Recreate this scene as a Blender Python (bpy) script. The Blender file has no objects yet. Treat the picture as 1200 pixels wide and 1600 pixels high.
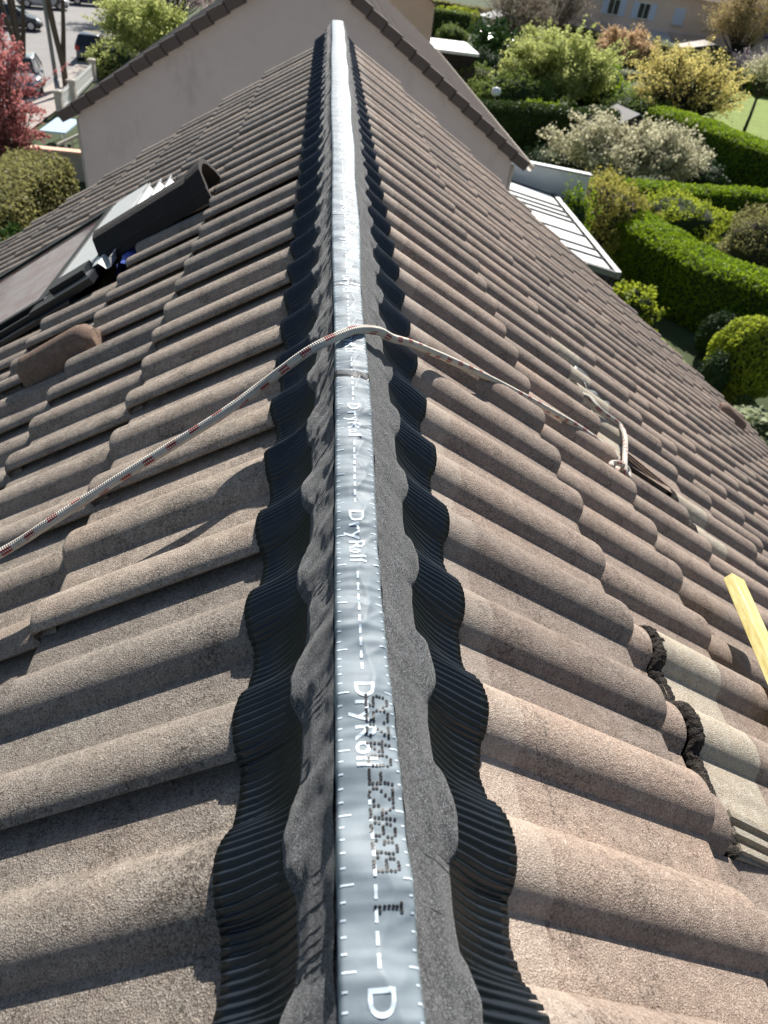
import bpy, math, random
import numpy as np
from mathutils import Vector, Matrix, noise
rng = np.random.default_rng(7); random.seed(7)
SC = bpy.context.scene
# ------------------------------------------------------------------ camera
CX, CZ = -0.08606, 0.53266
def cam_axes(a, b, c):
    F = np.array([math.sin(b)*math.cos(a), math.cos(b)*math.cos(a), -math.sin(a)])
    R = np.array([math.cos(b), -math.sin(b), 0.0]); U = np.cross(R, F)
    return R*math.cos(c)+U*math.sin(c), -R*math.sin(c)+U*math.cos(c), F
Rv, Uv, Fv = cam_axes(0.68318, 0.14966, 0.14242)
cd = bpy.data.cameras.new('camera'); cam = bpy.data.objects.new('camera', cd)
SC.collection.objects.link(cam)
cam.matrix_world = Matrix(((Rv[0], Uv[0], -Fv[0], CX), (Rv[1], Uv[1], -Fv[1], 0), (Rv[2], Uv[2], -Fv[2], CZ), (0, 0, 0, 1)))
cd.sensor_fit = 'VERTICAL'; cd.sensor_height = 36.0; cd.lens = 1111.59/1600*36
cd.clip_start = 0.02; cd.clip_end = 3000
cd.dof.use_dof = True; cd.dof.focus_distance = 0.95; cd.dof.aperture_fstop = 9.0
SC.camera = cam
# ------------------------------------------------------------------ light
SUN_EL, SUN_AZ = math.radians(39.5), math.radians(12)      # azimuth: from +Y towards +X
w = bpy.data.worlds.new('World'); SC.world = w; w.use_nodes = True
nt = w.node_tree; bg = nt.nodes['Background']
sky = nt.nodes.new('ShaderNodeTexSky'); sky.sky_type = 'NISHITA'; sky.sun_disc = False
sky.sun_elevation = SUN_EL; sky.sun_rotation = SUN_AZ; sky.air_density = 1.0; sky.dust_density = 1.0; sky.ozone_density = 1.0
nt.links.new(sky.outputs[0], bg.inputs[0]); bg.inputs[1].default_value = 0.057
sl = bpy.data.lights.new('sun', 'SUN'); sl.energy = 5.0; sl.angle = math.radians(0.53); sl.color = (1.0, 0.95, 0.88)
sun = bpy.data.objects.new('sun', sl); SC.collection.objects.link(sun)
sd = Vector((math.sin(SUN_AZ)*math.cos(SUN_EL), math.cos(SUN_AZ)*math.cos(SUN_EL), math.sin(SUN_EL)))
sun.rotation_euler = sd.to_track_quat('Z', 'Y').to_euler()
SC.view_settings.view_transform = 'Standard'; SC.view_settings.look = 'None'
SC.view_settings.exposure = 0.79; SC.view_settings.gamma = 1.0
# ------------------------------------------------------------------ helpers
G = -8.0                                     # ground level
AL = 0.58619; SA, CA = math.sin(AL), math.cos(AL)
def rp(s, d, n, y):                          # roof coordinates -> world (s = side, d down the slope, n off the slope)
    return (s*(d*CA+n*SA), y, -d*SA+n*CA)
def link(o): SC.collection.objects.link(o); return o
def tag(o, label=None, cat=None, group=None, kind=None):
    if label: o['label'] = label
    if cat: o['category'] = cat
    if group: o['group'] = group
    if kind: o['kind'] = kind
    return o
def thing(name, label, cat, loc=(0, 0, 0), group=None, rz=0.0):
    o = link(bpy.data.objects.new(name, None)); o.location = loc; o.rotation_euler = (0, 0, rz)
    o.empty_display_size = 0.2
    return tag(o, label, cat, group)
class MB:
    def __init__(s): s.v = []; s.f = []; s.uv = None; s.mi = []; s.m = 0
    def add(s, vs, fs):
        b = len(s.v); s.v += [tuple(map(float, q)) for q in vs]
        for f in fs: s.f.append(tuple(b+i for i in f)); s.mi.append(s.m)
        return s
    def box(s, a, b):
        x0, y0, z0 = a; x1, y1, z1 = b
        return s.add([(x0,y0,z0),(x1,y0,z0),(x1,y1,z0),(x0,y1,z0),(x0,y0,z1),(x1,y0,z1),(x1,y1,z1),(x0,y1,z1)],
              [(0,3,2,1),(4,5,6,7),(0,1,5,4),(1,2,6,5),(2,3,7,6),(3,0,4,7)])
    def hexa(s, p):                          # 8 corners, bottom ring then top ring
        return s.add(p, [(0,3,2,1),(4,5,6,7),(0,1,5,4),(1,2,6,5),(2,3,7,6),(3,0,4,7)])
    def beam(s, a, b, w, h, up=(0, 0, 1)):
        a = Vector(a); b = Vector(b); t = (b-a).normalized(); u = Vector(up)
        r = t.cross(u).normalized(); u = r.cross(t).normalized()
        c = [(-1,-1),(1,-1),(1,1),(-1,1)]
        p = [a+r*(i*w/2)+u*(j*h/2) for i, j in c]+[b+r*(i*w/2)+u*(j*h/2) for i, j in c]
        return s.add(p, [(0,1,2,3),(7,6,5,4),(0,4,5,1),(1,5,6,2),(2,6,7,3),(3,7,4,0)])
    def tube(s, pts, rad, k=10, cap=True):
        pts = [Vector(q) for q in pts]; n = len(pts)
        if not hasattr(rad, '__len__'): rad = [rad]*n
        u = None; vs = []
        for i in range(n):
            t = (pts[min(i+1, n-1)]-pts[max(i-1, 0)]).normalized()
            if u is None: u = t.orthogonal().normalized()
            u = (u-t*u.dot(t)).normalized(); w_ = t.cross(u)
            vs += [pts[i]+(u*math.cos(2*math.pi*j/k)+w_*math.sin(2*math.pi*j/k))*rad[i] for j in range(k)]
        fs = [(i*k+j, i*k+(j+1)%k, (i+1)*k+(j+1)%k, (i+1)*k+j) for i in range(n-1) for j in range(k)]
        if cap: fs += [tuple(range(k))[::-1], tuple(range((n-1)*k, n*k))]
        return s.add(vs, fs)
    def lathe(s, prof, c=(0, 0, 0), k=24):
        vs = [(c[0]+r*math.cos(2*math.pi*j/k), c[1]+r*math.sin(2*math.pi*j/k), c[2]+z) for r, z in prof for j in range(k)]
        n = len(prof)
        return s.add(vs, [(i*k+j, i*k+(j+1)%k, (i+1)*k+(j+1)%k, (i+1)*k+j) for i in range(n-1) for j in range(k)])
    def grid(s, P):                          # P[i][j] points
        n = len(P); m = len(P[0])
        return s.add([q for r in P for q in r], [(i*m+j, i*m+j+1, (i+1)*m+j+1, (i+1)*m+j) for i in range(n-1) for j in range(m-1)])
    def build(s, name, mat, parent=None, smooth=False, angle=None):
        me = bpy.data.meshes.new(name); me.from_pydata(s.v, [], s.f)
        for m in (mat if isinstance(mat, (list, tuple)) else [mat]): me.materials.append(m)
        if max(s.mi, default=0) > 0: me.polygons.foreach_set('material_index', s.mi)
        if smooth: me.polygons.foreach_set('use_smooth', [True]*len(s.f))
        if angle: me.set_sharp_from_angle(angle=math.radians(angle))
        me.update(); o = link(bpy.data.objects.new(name, me))
        if parent: o.parent = parent
        return o
def npmesh(name, V, Fq, mat, parent=None, smooth=False, attr=None):      # fast quads mesh from arrays
    V = np.asarray(V, dtype=np.float32); Fq = np.asarray(Fq, dtype=np.int32)
    me = bpy.data.meshes.new(name); k = Fq.shape[1]
    me.vertices.add(len(V)); me.vertices.foreach_set('co', V.ravel())
    me.loops.add(Fq.size); me.loops.foreach_set('vertex_index', Fq.ravel())
    me.polygons.add(len(Fq)); me.polygons.foreach_set('loop_start', np.arange(0, Fq.size, k, dtype=np.int32))
    me.polygons.foreach_set('loop_total', np.full(len(Fq), k, dtype=np.int32))
    if smooth: me.polygons.foreach_set('use_smooth', np.ones(len(Fq), dtype=bool))
    me.materials.append(mat)
    if attr is not None:
        a = me.attributes.new('var', 'FLOAT', 'FACE'); a.data.foreach_set('value', np.asarray(attr, dtype=np.float32))
    me.update(calc_edges=True); me.validate()
    o = link(bpy.data.objects.new(name, me))
    if parent: o.parent = parent
    return o
# ------------------------------------------------------------------ materials
class NT:
    def __init__(s, name):
        s.m = bpy.data.materials.new(name); s.m.use_nodes = True; s.t = s.m.node_tree; s.b = s.t.nodes['Principled BSDF']
    def n(s, typ, **k):
        q = s.t.nodes.new('ShaderNode'+typ)
        for a, b in k.items():
            if a in q.inputs.keys() if not hasattr(q, a) else False: q.inputs[a].default_value = b
            elif hasattr(q, a): setattr(q, a, b)
        return q
    def l(s, a, b): s.t.links.new(a, b)
    def set(s, **k):
        for a, b in k.items(): s.b.inputs[a.replace('_', ' ')].default_value = b
    def coord(s, scale=(1, 1, 1), kind='Object'):
        c = s.n('TexCoord'); m = s.n('Mapping'); m.inputs['Scale'].default_value = scale
        s.l(c.outputs[kind], m.inputs['Vector']); return m.outputs[0]
    def noise(s, vec, scale, detail=4, rough=.6):
        q = s.n('TexNoise'); q.inputs['Scale'].default_value = scale; q.inputs['Detail'].default_value = detail
        q.inputs['Roughness'].default_value = rough; s.l(vec, q.inputs['Vector']); return q.outputs['Fac']
    def ramp(s, fac, stops):
        q = s.n('ValToRGB'); e = q.color_ramp.elements
        while len(e) < len(stops): e.new(0.5)
        for i, (p, c) in enumerate(stops):
            e[i].position = p; e[i].color = (c, c, c, 1) if not hasattr(c, '__len__') else (*c, 1)
        s.l(fac, q.inputs['Fac']); return q.outputs['Color']
    def mix(s, fac, a, b, mode='MIX'):
        q = s.n('Mix'); q.data_type = 'RGBA'; q.blend_type = mode
        for sock, v in ((q.inputs[0], fac), (q.inputs[6], a), (q.inputs[7], b)):
            if isinstance(v, bpy.types.NodeSocket): s.l(v, sock)
            elif hasattr(v, '__len__'): sock.default_value = (*v, 1)
            else: sock.default_value = v if sock == q.inputs[0] else (v, v, v, 1)
        return q.outputs[2]
    def math(s, op, a, b=0.0):
        q = s.n('Math'); q.operation = op
        for i, v in enumerate((a, b)):
            if isinstance(v, bpy.types.NodeSocket): s.l(v, q.inputs[i])
            else: q.inputs[i].default_value = v
        return q.outputs[0]
    def bump(s, h, dist, strength=1.0, prev=None):
        q = s.n('Bump'); q.inputs['Distance'].default_value = dist; q.inputs['Strength'].default_value = strength
        s.l(h, q.inputs['Height'])
        if prev: s.l(prev, q.inputs['Normal'])
        s.l(q.outputs[0], s.b.inputs['Normal']); return q.outputs[0]
    def col(s, c): s.l(c, s.b.inputs['Base Color'])
def plain(name, c, rough=.6, metal=0.0, var=.15, scale=8, bump=0.0, bscale=60):
    q = NT(name); v = q.coord(); f = q.noise(v, scale)
    q.col(q.mix(f, tuple(x*(1-var) for x in c), tuple(min(1, x*(1+var)) for x in c)))
    q.set(Roughness=rough, Metallic=metal)
    if bump: q.bump(q.noise(v, bscale), bump)
    return q.m
def tile_mat(name, base, dark, light, lichen):
    q = NT(name); v = q.coord()
    at = q.n('Attribute'); at.attribute_name = 'var'
    big = q.noise(v, 9, 5, .65); mid = q.noise(v, 60, 4, .7); gr = q.noise(v, 520, 3, .75)
    vo = q.n('TexVoronoi'); vo.inputs['Scale'].default_value = 560; q.l(v, vo.inputs['Vector'])
    c = q.mix(q.ramp(big, [(.35, 0), (.68, 1)]), base, tuple(x*.8 for x in base))
    c = q.mix(q.ramp(mid, [(.42, 0), (.7, .55)]), c, light)
    c = q.mix(q.ramp(q.noise(v, 5, 6, .75), [(.52, 0), (.72, .35)]), c, (base[0]*1.05, base[1]*.86, base[2]*.74))
    cc = q.n('SeparateColor'); q.l(vo.outputs['Color'], cc.inputs[0])
    c = q.mix(q.ramp(cc.outputs[0], [(.0, .75), (.30, 0)]), c, dark)
    c = q.mix(q.ramp(cc.outputs[1], [(.86, 0), (1, .38)]), c, tuple(min(1, x*1.5) for x in light))
    c = q.mix(q.ramp(gr, [(.34, .8), (.5, 0)]), c, dark)
    li = q.noise(v, 240, 5, .8)
    c = q.mix(q.ramp(q.math('MULTIPLY', li, q.ramp(q.noise(v, 14, 4, .7), [(.3, .65), (.7, 1.15)])), [(.53-lichen, 0), (.62, .85)]), c, tuple(x*.55 for x in dark))
    k = q.mix(at.outputs['Fac'], (.75, .77, .79), (1.09, 1.07, 1.05))
    c = q.mix(1.0, c, k, 'MULTIPLY')
    q.col(c); q.set(Roughness=.88)
    q.b.inputs['Specular IOR Level'].default_value = .35
    st = q.noise(q.coord((2.2, 14, 2.2)), 2.5, 5, .7)
    c2 = q.mix(q.ramp(st, [(.50, 0), (.70, .42)]), c, tuple(x*1.6 for x in dark)); c2 = q.mix(q.ramp(q.noise(v, 7, 7, .8), [(.60, 0), (.70, .38)]), c2, (light[0]*.95, light[1]*1.02, light[2]*1.02)); q.col(c2)
    b1 = q.bump(vo.outputs['Distance'], .0012, .6)
    b2 = q.bump(gr, .0018, .7, b1); q.bump(mid, .003, .45, b2)
    return q.m
M = {}
M['tile_r'] = tile_mat('concrete_tile_right', (.375, .293, .240), (.125, .092, .073), (.53, .44, .365), .02)
M['tile_l'] = tile_mat('concrete_tile_left', (.37, .315, .262), (.10, .078, .062), (.54, .47, .395), .055)
M['tile_far'] = plain('neighbour_tile', (.34, .27, .235), .85, var=.3, scale=6)
M['tile_pale'] = tile_mat('tile_pale_head', (.50, .44, .35), (.30, .24, .17), (.66, .62, .53), -.03)
M['tile_band'] = tile_mat('tile_head_band', (.44, .36, .30), (.24, .19, .15), (.55, .48, .41), -.03)
M['vent'] = tile_mat('tile_vent', (.30, .19, .135), (.11, .07, .05), (.48, .35, .26), -.02)
M['ridge_tile'] = plain('dark_ridge_tile', (.019, .015, .013), .85, var=.4, scale=20, bump=.002)
# crumbly mortar edge
M['mortar'] = tile_mat('coarse_tile_edge', (.10, .082, .068), (.02, .016, .013), (.26, .22, .18), .02)
_n = M['mortar'].node_tree.nodes
for _b in [n for n in _n if n.type == 'BUMP']: _b.inputs['Distance'].default_value *= 3.2; _b.inputs['Strength'].default_value = 1.0
# pleated skirt
q = NT('black_pleated_skirt'); v = q.coord()
q.col(q.mix(q.noise(v, 30), (.010, .014, .021), (.024, .030, .040))); q.set(Roughness=.36)
q.b.inputs['Specular IOR Level'].default_value = .4
q.bump(q.noise(v, 90, 4), .001, .6); M['skirt'] = q.m
# fleece
q = NT('speckled_fleece'); v = q.coord(); v2 = q.coord((1.0, .45, 1))
a = q.noise(v, 1200, 2, .8); b = q.noise(v2, 700, 3, .85)
f = q.math('ADD', q.math('MULTIPLY', a, .7), q.math('MULTIPLY', b, .3))
c = q.ramp(f, [(.455, (.003, .0032, .0038)), (.53, (.014, .015, .017)), (.585, (.44, .46, .49))])
c = q.mix(q.ramp(q.noise(v, 25, 4), [(.3, .75), (.7, 0)]), c, q.mix(.5, c, (.02, .02, .02)))
q.col(c); q.set(Roughness=.95); q.b.inputs['Sheen Weight'].default_value = .2; q.b.inputs['Sheen Roughness'].default_value = .4
q.bump(f, .0015, .8); M['fleece'] = q.m
# silver tape
q = NT('silver_tape'); v = q.coord()
q.col(q.mix(q.noise(v, 20), (.18, .222, .25), (.225, .268, .298))); q.set(Metallic=.0)
q.l(q.ramp(q.noise(v, 40, 4), [(.3, .50), (.7, .62)]), q.b.inputs['Roughness'])
q.b.inputs['Specular IOR Level'].default_value = .24; q.bump(q.noise(q.coord((1, .5, 1)), 120, 5), .0006, .5); M['tape'] = q.m
M['print_white'] = plain('white_print', (.66, .76, .84), .5, var=.08, scale=90)
M['print_black'] = plain('black_dots', (.008, .008, .009), .5)
# rope
q = NT('braided_rope'); uv = q.n('UVMap'); sx = q.n('SeparateXYZ'); q.l(uv.outputs[0], sx.inputs[0])
U_, V_ = sx.outputs[0], sx.outputs[1]
p1 = q.math('SINE', q.math('ADD', q.math('MULTIPLY', V_, 900), q.math('MULTIPLY', U_, 6.2832*4)))
p2 = q.math('SINE', q.math('SUBTRACT', q.math('MULTIPLY', V_, 900), q.math('MULTIPLY', U_, 6.2832*4)))
braid = q.math('MULTIPLY', p1, p2)
band = q.math('FRACT', q.math('ADD', q.math('MULTIPLY', V_, 26), U_))
band = q.math('FRACT', q.math('MULTIPLY', V_, 24)); m1 = q.ramp(band, [(.0, 0), (.48, 0), (.54, 1), (.90, 1), (.96, 0)])
m1 = q.math('MULTIPLY', m1, q.ramp(q.math('SINE', q.math('ADD', q.math('MULTIPLY', U_, 12.566), q.math('MULTIPLY', V_, 25))), [(.12, 0), (.2, 1)]))
fl = q.ramp(q.math('ADD', q.math('MULTIPLY', q.math('MULTIPLY', p1, p2), .5), .5), [(.36, 0), (.46, 1)])
tc = q.coord()
c = q.mix(q.noise(tc, 160, 4), (.46, .42, .36), (.70, .66, .58))
c = q.mix(q.ramp(q.noise(tc, 30, 4), [(.5, 0), (.75, .5)]), c, (.35, .30, .24))
c = q.mix(q.math('MULTIPLY', m1, fl), c, (.30, .012, .015))
q.col(c); q.set(Roughness=.85); q.bump(braid, .0009, .9); M['rope'] = q.m
# wood
q = NT('yellow_timber'); v = q.coord((1, .06, 1)); g = q.noise(v, 130, 5)
q.col(q.mix(q.ramp(g, [(.35, 0), (.65, 1)]), (.66, .53, .17), (.92, .83, .38))); q.set(Roughness=.6)
q.bump(g, .0008, .5); M['timber'] = q.m
M['metal_light'] = plain('light_grey_flashing', (.62, .64, .62), .42, .25, var=.08, scale=12)
M['metal_dark'] = plain('black_flashing', (.009, .012, .017), .38, .2, var=.3, scale=20)
M['metal_mid'] = plain('grey_metal', (.16, .17, .17), .5, .5, var=.25, scale=30)
M['membrane'] = plain('dark_membrane', (.018, .022, .032), .7, var=.3, scale=10, bump=.004)
M['navy'] = plain('navy_membrane', (.016, .028, .075), .45, var=.3, scale=12, bump=.004)
M['blue'] = plain('blue_plastic', (.09, .14, .48), .45, var=.1)
M['batten'] = plain('roof_batten', (.28, .20, .10), .8, var=.3, scale=30)
q = NT('skylight_glass'); q.col(q.mix(q.ramp(q.noise(q.coord(), 9, 6, .75), [(.42, 0), (.58, 1)]), (.21, .205, .20), (.13, .06, .05)))  # red-brown blotches in the base colour stand in for reflections in the pane
q.l(q.ramp(q.noise(q.coord(), 22, 5), [(.4, .04), (.7, .14)]), q.b.inputs['Roughness'])
q.b.inputs['IOR'].default_value = 2.1; q.set(Metallic=.25); M['glass'] = q.m
q = NT('window_glass'); q.set(Base_Color=(.03, .035, .04, 1), Roughness=.08); M['wglass'] = q.m
# stucco
def stucco(name, c, stain=.35):
    q = NT(name); v = q.coord(); z = q.coord((1, 1, .35))
    k = q.mix(q.ramp(q.noise(v, .9, 6, .7), [(.3, 0), (.75, 1)]), c, tuple(x*.86 for x in c))
    k = q.mix(q.ramp(q.noise(z, 2.2, 7, .75), [(.56, 0), (.70, stain)]), k, tuple(x*.5 for x in c)); k = q.mix(q.ramp(q.noise(v, 6, 6, .8), [(.60, 0), (.70, stain*.8)]), k, (c[0]*.72, c[1]*.6, c[2]*.58))
    q.col(k); q.set(Roughness=.95); q.bump(q.noise(v, 40, 5), .01, .5); return q.m
M['stucco'] = stucco('pink_beige_render', (.68, .585, .56))
M['stucco_orange'] = stucco('orange_render', (.84, .56, .40), .15)
M['stucco_far'] = stucco('far_render', (.74, .59, .50), .1)
M['stucco_grey'] = stucco('smooth_grey_render', (.70, .71, .72), .15)
M['white'] = plain('white_paint', (.80, .80, .78), .5, var=.05)
M['white_roof'] = plain('white_panel', (.88, .90, .86), .35, var=.04)
M['shutter_blue'] = plain('pale_blue_shutter', (.52, .60, .74), .6, var=.06)
M['shutter_cream'] = plain('cream_shutter', (.68, .60, .46), .6, var=.06)
M['blue_cloth'] = plain('deep_blue_cloth', (.03, .06, .30), .7)
M['bark'] = plain('bark', (.11, .085, .06), .95, var=.4, scale=9, bump=.02, bscale=30)
M['bark_dark'] = plain('dark_bark', (.035, .03, .025), .95, var=.4, scale=9)
M['post'] = plain('grey_lamp_post', (.22, .23, .24), .5, .4)
M['stone'] = plain('pale_stone', (.50, .46, .40), .9, var=.2, scale=6)
M['asphalt'] = plain('asphalt', (.25, .24, .235), .9, var=.2, scale=.6, bump=.01)
M['pave'] = plain('paving', (.36, .32, .29), .9, var=.25, scale=1.5)
M['earth'] = plain('garden_earth', (.045, .065, .020), 1, var=.7, scale=.8)
M['lawn'] = plain('lawn_grass', (.20, .27, .045), .95, var=.4, scale=1.2, bump=.05, bscale=30)
M['tyre'] = plain('tyre_rubber', (.02, .02, .02), .8); M['rim'] = plain('wheel_metal', (.45, .46, .48), .3, .8)
M['lamp_red'] = plain('tail_lamp', (.5, .02, .02), .25); M['lamp_clear'] = plain('head_lamp', (.75, .78, .8), .15)
def leafmat(name, dark, light, trans=.35, gloss=.62):
    q = NT(name); at = q.n('Attribute'); at.attribute_name = 'var'
    c = q.mix(at.outputs['Fac'], dark, light); q.col(c); q.set(Roughness=gloss)
    q.b.inputs['Specular IOR Level'].default_value = .22
    tr = q.n('BsdfTranslucent'); mx = q.n('MixShader'); mx.inputs[0].default_value = trans
    q.l(q.mix(.5, c, tuple(min(1, x*1.35) for x in light)), tr.inputs[0])
    q.l(q.b.outputs[0], mx.inputs[1]); q.l(tr.outputs[0], mx.inputs[2])
    q.l(mx.outputs[0], q.t.nodes['Material Output'].inputs[0]); return q.m
def paint(name, c):
    q = NT(name); q.set(Base_Color=(*c, 1), Roughness=.3, Metallic=.35); q.b.inputs['Coat Weight'].default_value = .7
    q.b.inputs['Coat Roughness'].default_value = .06; return q.m
# ------------------------------------------------------------------ roof tile geometry
S = 0.15; H = .0255; GAUGE = .3297
PHR, PHL = .292, .275                 # crest position of roll 0 on the right / left slope
NOR, NOL = .522, .537                 # distance of the first nose line from the ridge
tt = np.linspace(-.075, .075, 301)
pp = np.where(np.abs(tt) < .0435, np.clip(1-(np.abs(tt)/.0435)**2.2, 0, 1)**.62, 0)*H
kk = np.exp(-.5*(np.arange(-12, 13)/3.4)**2); kk /= kk.sum()
pp = np.convolve(np.concatenate([pp[-13:-1], pp, pp[1:13]]), kk, 'valid')
def prof(u):                          # u = y - crest phase, periodic
    t = (np.asarray(u)+.075) % S - .075
    return np.interp(t, tt, pp)
def pan_n(s, d):                      # level of the pan of the roof surface at distance d
    n0 = NOR if s > 0 else NOL
    k = np.floor((d-n0)/GAUGE)+1
    dd = d-(n0+(k-1)*GAUGE)
    return -.027+.0265*dd/GAUGE
def roof_n(s, d, y):
    if d < .25: pan = -.027+.0265*(d-.2)/GAUGE
    else: pan = pan_n(s, d)
    return float(pan+prof(y-(PHR if s > 0 else PHL)))
def tile_mesh(s, course, cell, slide=0.0, dn=0.0, jit=1.0, head=.085, tilt=0.0):
    """one tile: two rolls wide; returns vertex array and quads. s side, cell = index of the odd crest at its low-y end"""
    ph = PHR if s > 0 else PHL; n0 = NOR if s > 0 else NOL
    c0 = ph+S*cell                    # joint roll at the low end
    r = rng.normal(0, 1, 4)*jit
    dnose = n0+course*GAUGE+slide+r[0]*.0016; dhead = dnose-GAUGE-head
    yo = r[1]*.0010; no = dn+r[2]*.0010; sk = r[3]*.002
    if s > 0: ys = np.concatenate([[c0-.0], np.linspace(c0+.012, c0+2*S+.046, 52)]); lip_hi = True
    else: ys = np.concatenate([np.linspace(c0-.0375, c0+2*S-.012, 52), [c0+2*S]]); lip_hi = False
    n = prof(ys-ph)
    # the overlapping edge of the joint roll stands proud; the underlapping edge is low
    if s > 0:
        n = n+.004*np.clip((ys-(c0+2*S-.06))/.05, 0, 1); n[ys < c0+.052] = -.0015
    else:
        n = n+.004*np.clip(((c0+.02)-ys)/.05, 0, 1)
        m = ys > c0+2*S-.052; n[m] = -.0015
    dl = [0, .03, .085, .105, .150, GAUGE+head-.03, GAUGE+head-.012, GAUGE+head-.006, GAUGE+head-.002, GAUGE+head]
    rows = []
    L = GAUGE+head
    for j, x in enumerate(dl):
        e = L-x; drop = 0.0
        if e < .012: drop = .0065*(1-math.sqrt(max(0, 1-((.012-e)/.012)**2)))
        d = dhead+x; pan = -.027+.0265*(x-head)/GAUGE
        rows.append([(d+sk*(y-c0-S), pan+nn+no-drop+tilt*(x/L), y+yo) for y, nn in zip(ys, n)])
    # nose front face down to the lower side
    rows.append([(dhead+L-.001+sk*(y-c0-S), .0+nn+no-.0245+tilt, y+yo) for y, nn in zip(ys, n)])
    rows.append([(dhead+L-.03+sk*(y-c0-S), .0+nn+no-.0245+tilt, y+yo) for y, nn in zip(ys, n)])
    # lip side face
    k = 0 if not lip_hi else len(ys)-1
    lip = [(p[0], p[1]-(.0115 if s > 0 else .0050), p[2]+(0 if s > 0 else .003)) for p in [rw[k] for rw in rows[:10]]]
    hd = [(p[0], p[1]-.022, p[2]) for p in rows[0]]       # head end face
    P = [q_ for rw in rows for q_ in rw]; m = len(ys)
    Fq = [(i*m+j, i*m+j+1, (i+1)*m+j+1, (i+1)*m+j) for i in range(len(rows)-1) for j in range(m-1)]
    b = len(P); P += lip
    Fq += [(i*m+k, (i+1)*m+k, b+i+1, b+i) for i in range(9)]
    b = len(P); P += hd
    hf = [(j, j+1, b+j+1, b+j) for j in range(m-1)]
    nh = len(Fq); Fq += hf
    P = np.array(P)
    W = np.stack([s*(P[:, 0]*CA+P[:, 1]*SA), P[:, 2], -P[:, 0]*SA+P[:, 1]*CA], 1)
    Fq = np.array(Fq)
    if s < 0: Fq = Fq[:, ::-1]
    return W, Fq, nh, m
YEND = 5.64
def tile_field(s, missing):
    V = []; Fs = []; A = []; MI = []; b = 0
    for course in range(0, 14):
        for cell in range(-7 if s > 0 else -7, 39, 2):
            ph = PHR if s > 0 else PHL
            if (course, cell) in missing or ph+S*(cell+2) > YEND+.09: continue
            W, Fq, nh, m = tile_mesh(s, course, cell)
            if s > 0 and (course, cell) in CUT_R: Fq = Fq[W[Fq][:, :, 1].max(1) < CUT_R[(course, cell)]]
            if s > 0 and (course, cell) == (1, 1): Fq = Fq[(W[Fq][:, :, 0].max(1)*CA-W[Fq][:, :, 2].min(1)*SA) < .600]
            if s > 0 and (course, cell) == (1, -1):
                dd_ = (W[:, 0]*CA-W[:, 2]*SA)[Fq]; Fq = Fq[(W[Fq][:, :, 1].min(1) < .394) | (dd_.max(1) < .600)]
            V.append(W); Fs.append(Fq+b); b += len(W); A.append(np.full(len(Fq), rng.random())); mi = np.zeros(len(Fq), dtype=np.int32)
            if s > 0 and course == 0: mi[:2*(m-1)] = 1
            MI.append(mi)
    return np.concatenate(V), np.concatenate(Fs), np.concatenate(A), np.concatenate(MI)
# cells are odd; cell c spans crests c..c+2
MISS_R = {(2, 9), (2, 11), (3, 7)}
CUT_R = {(2, 7): 1.500}
MISS_L = {(c_, k_) for c_ in range(2, 14) for k_ in (15, 17, 19, 21)}
house = thing('tiled_house', 'house whose grey brown tiled roof with a taped ridge fills the foreground', 'house')
for s, ms, mt in ((1, MISS_R, M['tile_r']), (-1, MISS_L, M['tile_l'])):
    V, Fq, A, mi = tile_field(s, ms)
    o = npmesh('roof_tiles', V, Fq, mt, house, True, A); o.data.materials.append(M['tile_band']); o.data.polygons.foreach_set('material_index', mi); o.data.set_sharp_from_angle(angle=math.radians(38))
DMAX = NOR+13*GAUGE
for s in (1, -1):                      # membrane sheet on the rafters, battens, eaves gutter
    m = MB(); m.grid([[rp(s, d, -.095, y) for y in (-1.1, YEND-.03)] for d in (0.0, DMAX-.05)])
    m.grid([[rp(s, d, -.135, y) for y in (-1.1, YEND-.03)] for d in (0.0, DMAX-.05)][::-1]); m.build('roof_membrane', M['membrane'], house)
    m = MB()
    for c_ in range(0, 14):
        d = (NOR if s > 0 else NOL)+c_*GAUGE-.06-GAUGE
        if s < 0 and c_ > 3:
            for ya, yb in ((-1.1, 2.50), (3.76, YEND-.05)): m.hexa([rp(s, d, -.092, ya), rp(s, d+.035, -.092, ya), rp(s, d+.035, -.092, yb), rp(s, d, -.092, yb), rp(s, d, -.066, ya), rp(s, d+.035, -.066, ya), rp(s, d+.035, -.066, yb), rp(s, d, -.066, yb)])
        else: m.hexa([rp(s, d, -.092, -1.1), rp(s, d+.035, -.092, -1.1), rp(s, d+.035, -.092, YEND-.05), rp(s, d, -.092, YEND-.05), rp(s, d, -.066, -1.1), rp(s, d+.035, -.066, -1.1), rp(s, d+.035, -.066, YEND-.05), rp(s, d, -.066, YEND-.05)])
    m.build('roof_batten', M['batten'], house)
    m = MB(); pr = [(.062*math.cos(t), .062*math.sin(t)) for t in np.linspace(math.pi, 2*math.pi, 9)]
    x0 = s*(DMAX*CA+.02); z0 = -DMAX*SA-.05
    m.grid([[(x0+a, y, z0+b) for y in (-1.1, YEND)] for a, b in pr]); m.build('gutter', M['metal_mid'], house, True)
xe = DMAX*CA-.35; ze = -DMAX*SA-.0
for a_, b_ in ((-xe, -xe+.25), (xe-.25, xe)): m = MB(); m.box((a_, -1.05, G), (b_, YEND-.12, ze)); m.build('wall', M['stucco'], house)
m = MB(); pr = [(-xe+.25, G), (xe-.25, G), (xe-.25, ze), (0, -.16), (-xe+.25, ze)]
m.add([(x, YEND-.32, z) for x, z in pr]+[(x, YEND-.12, z) for x, z in pr], [(0,1,2,3,4), (9,8,7,6,5)]+[(i, i+5, (i+1)%5+5, (i+1)%5) for i in range(5)])
m.build('gable_wall', M['stucco'], house)

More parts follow.
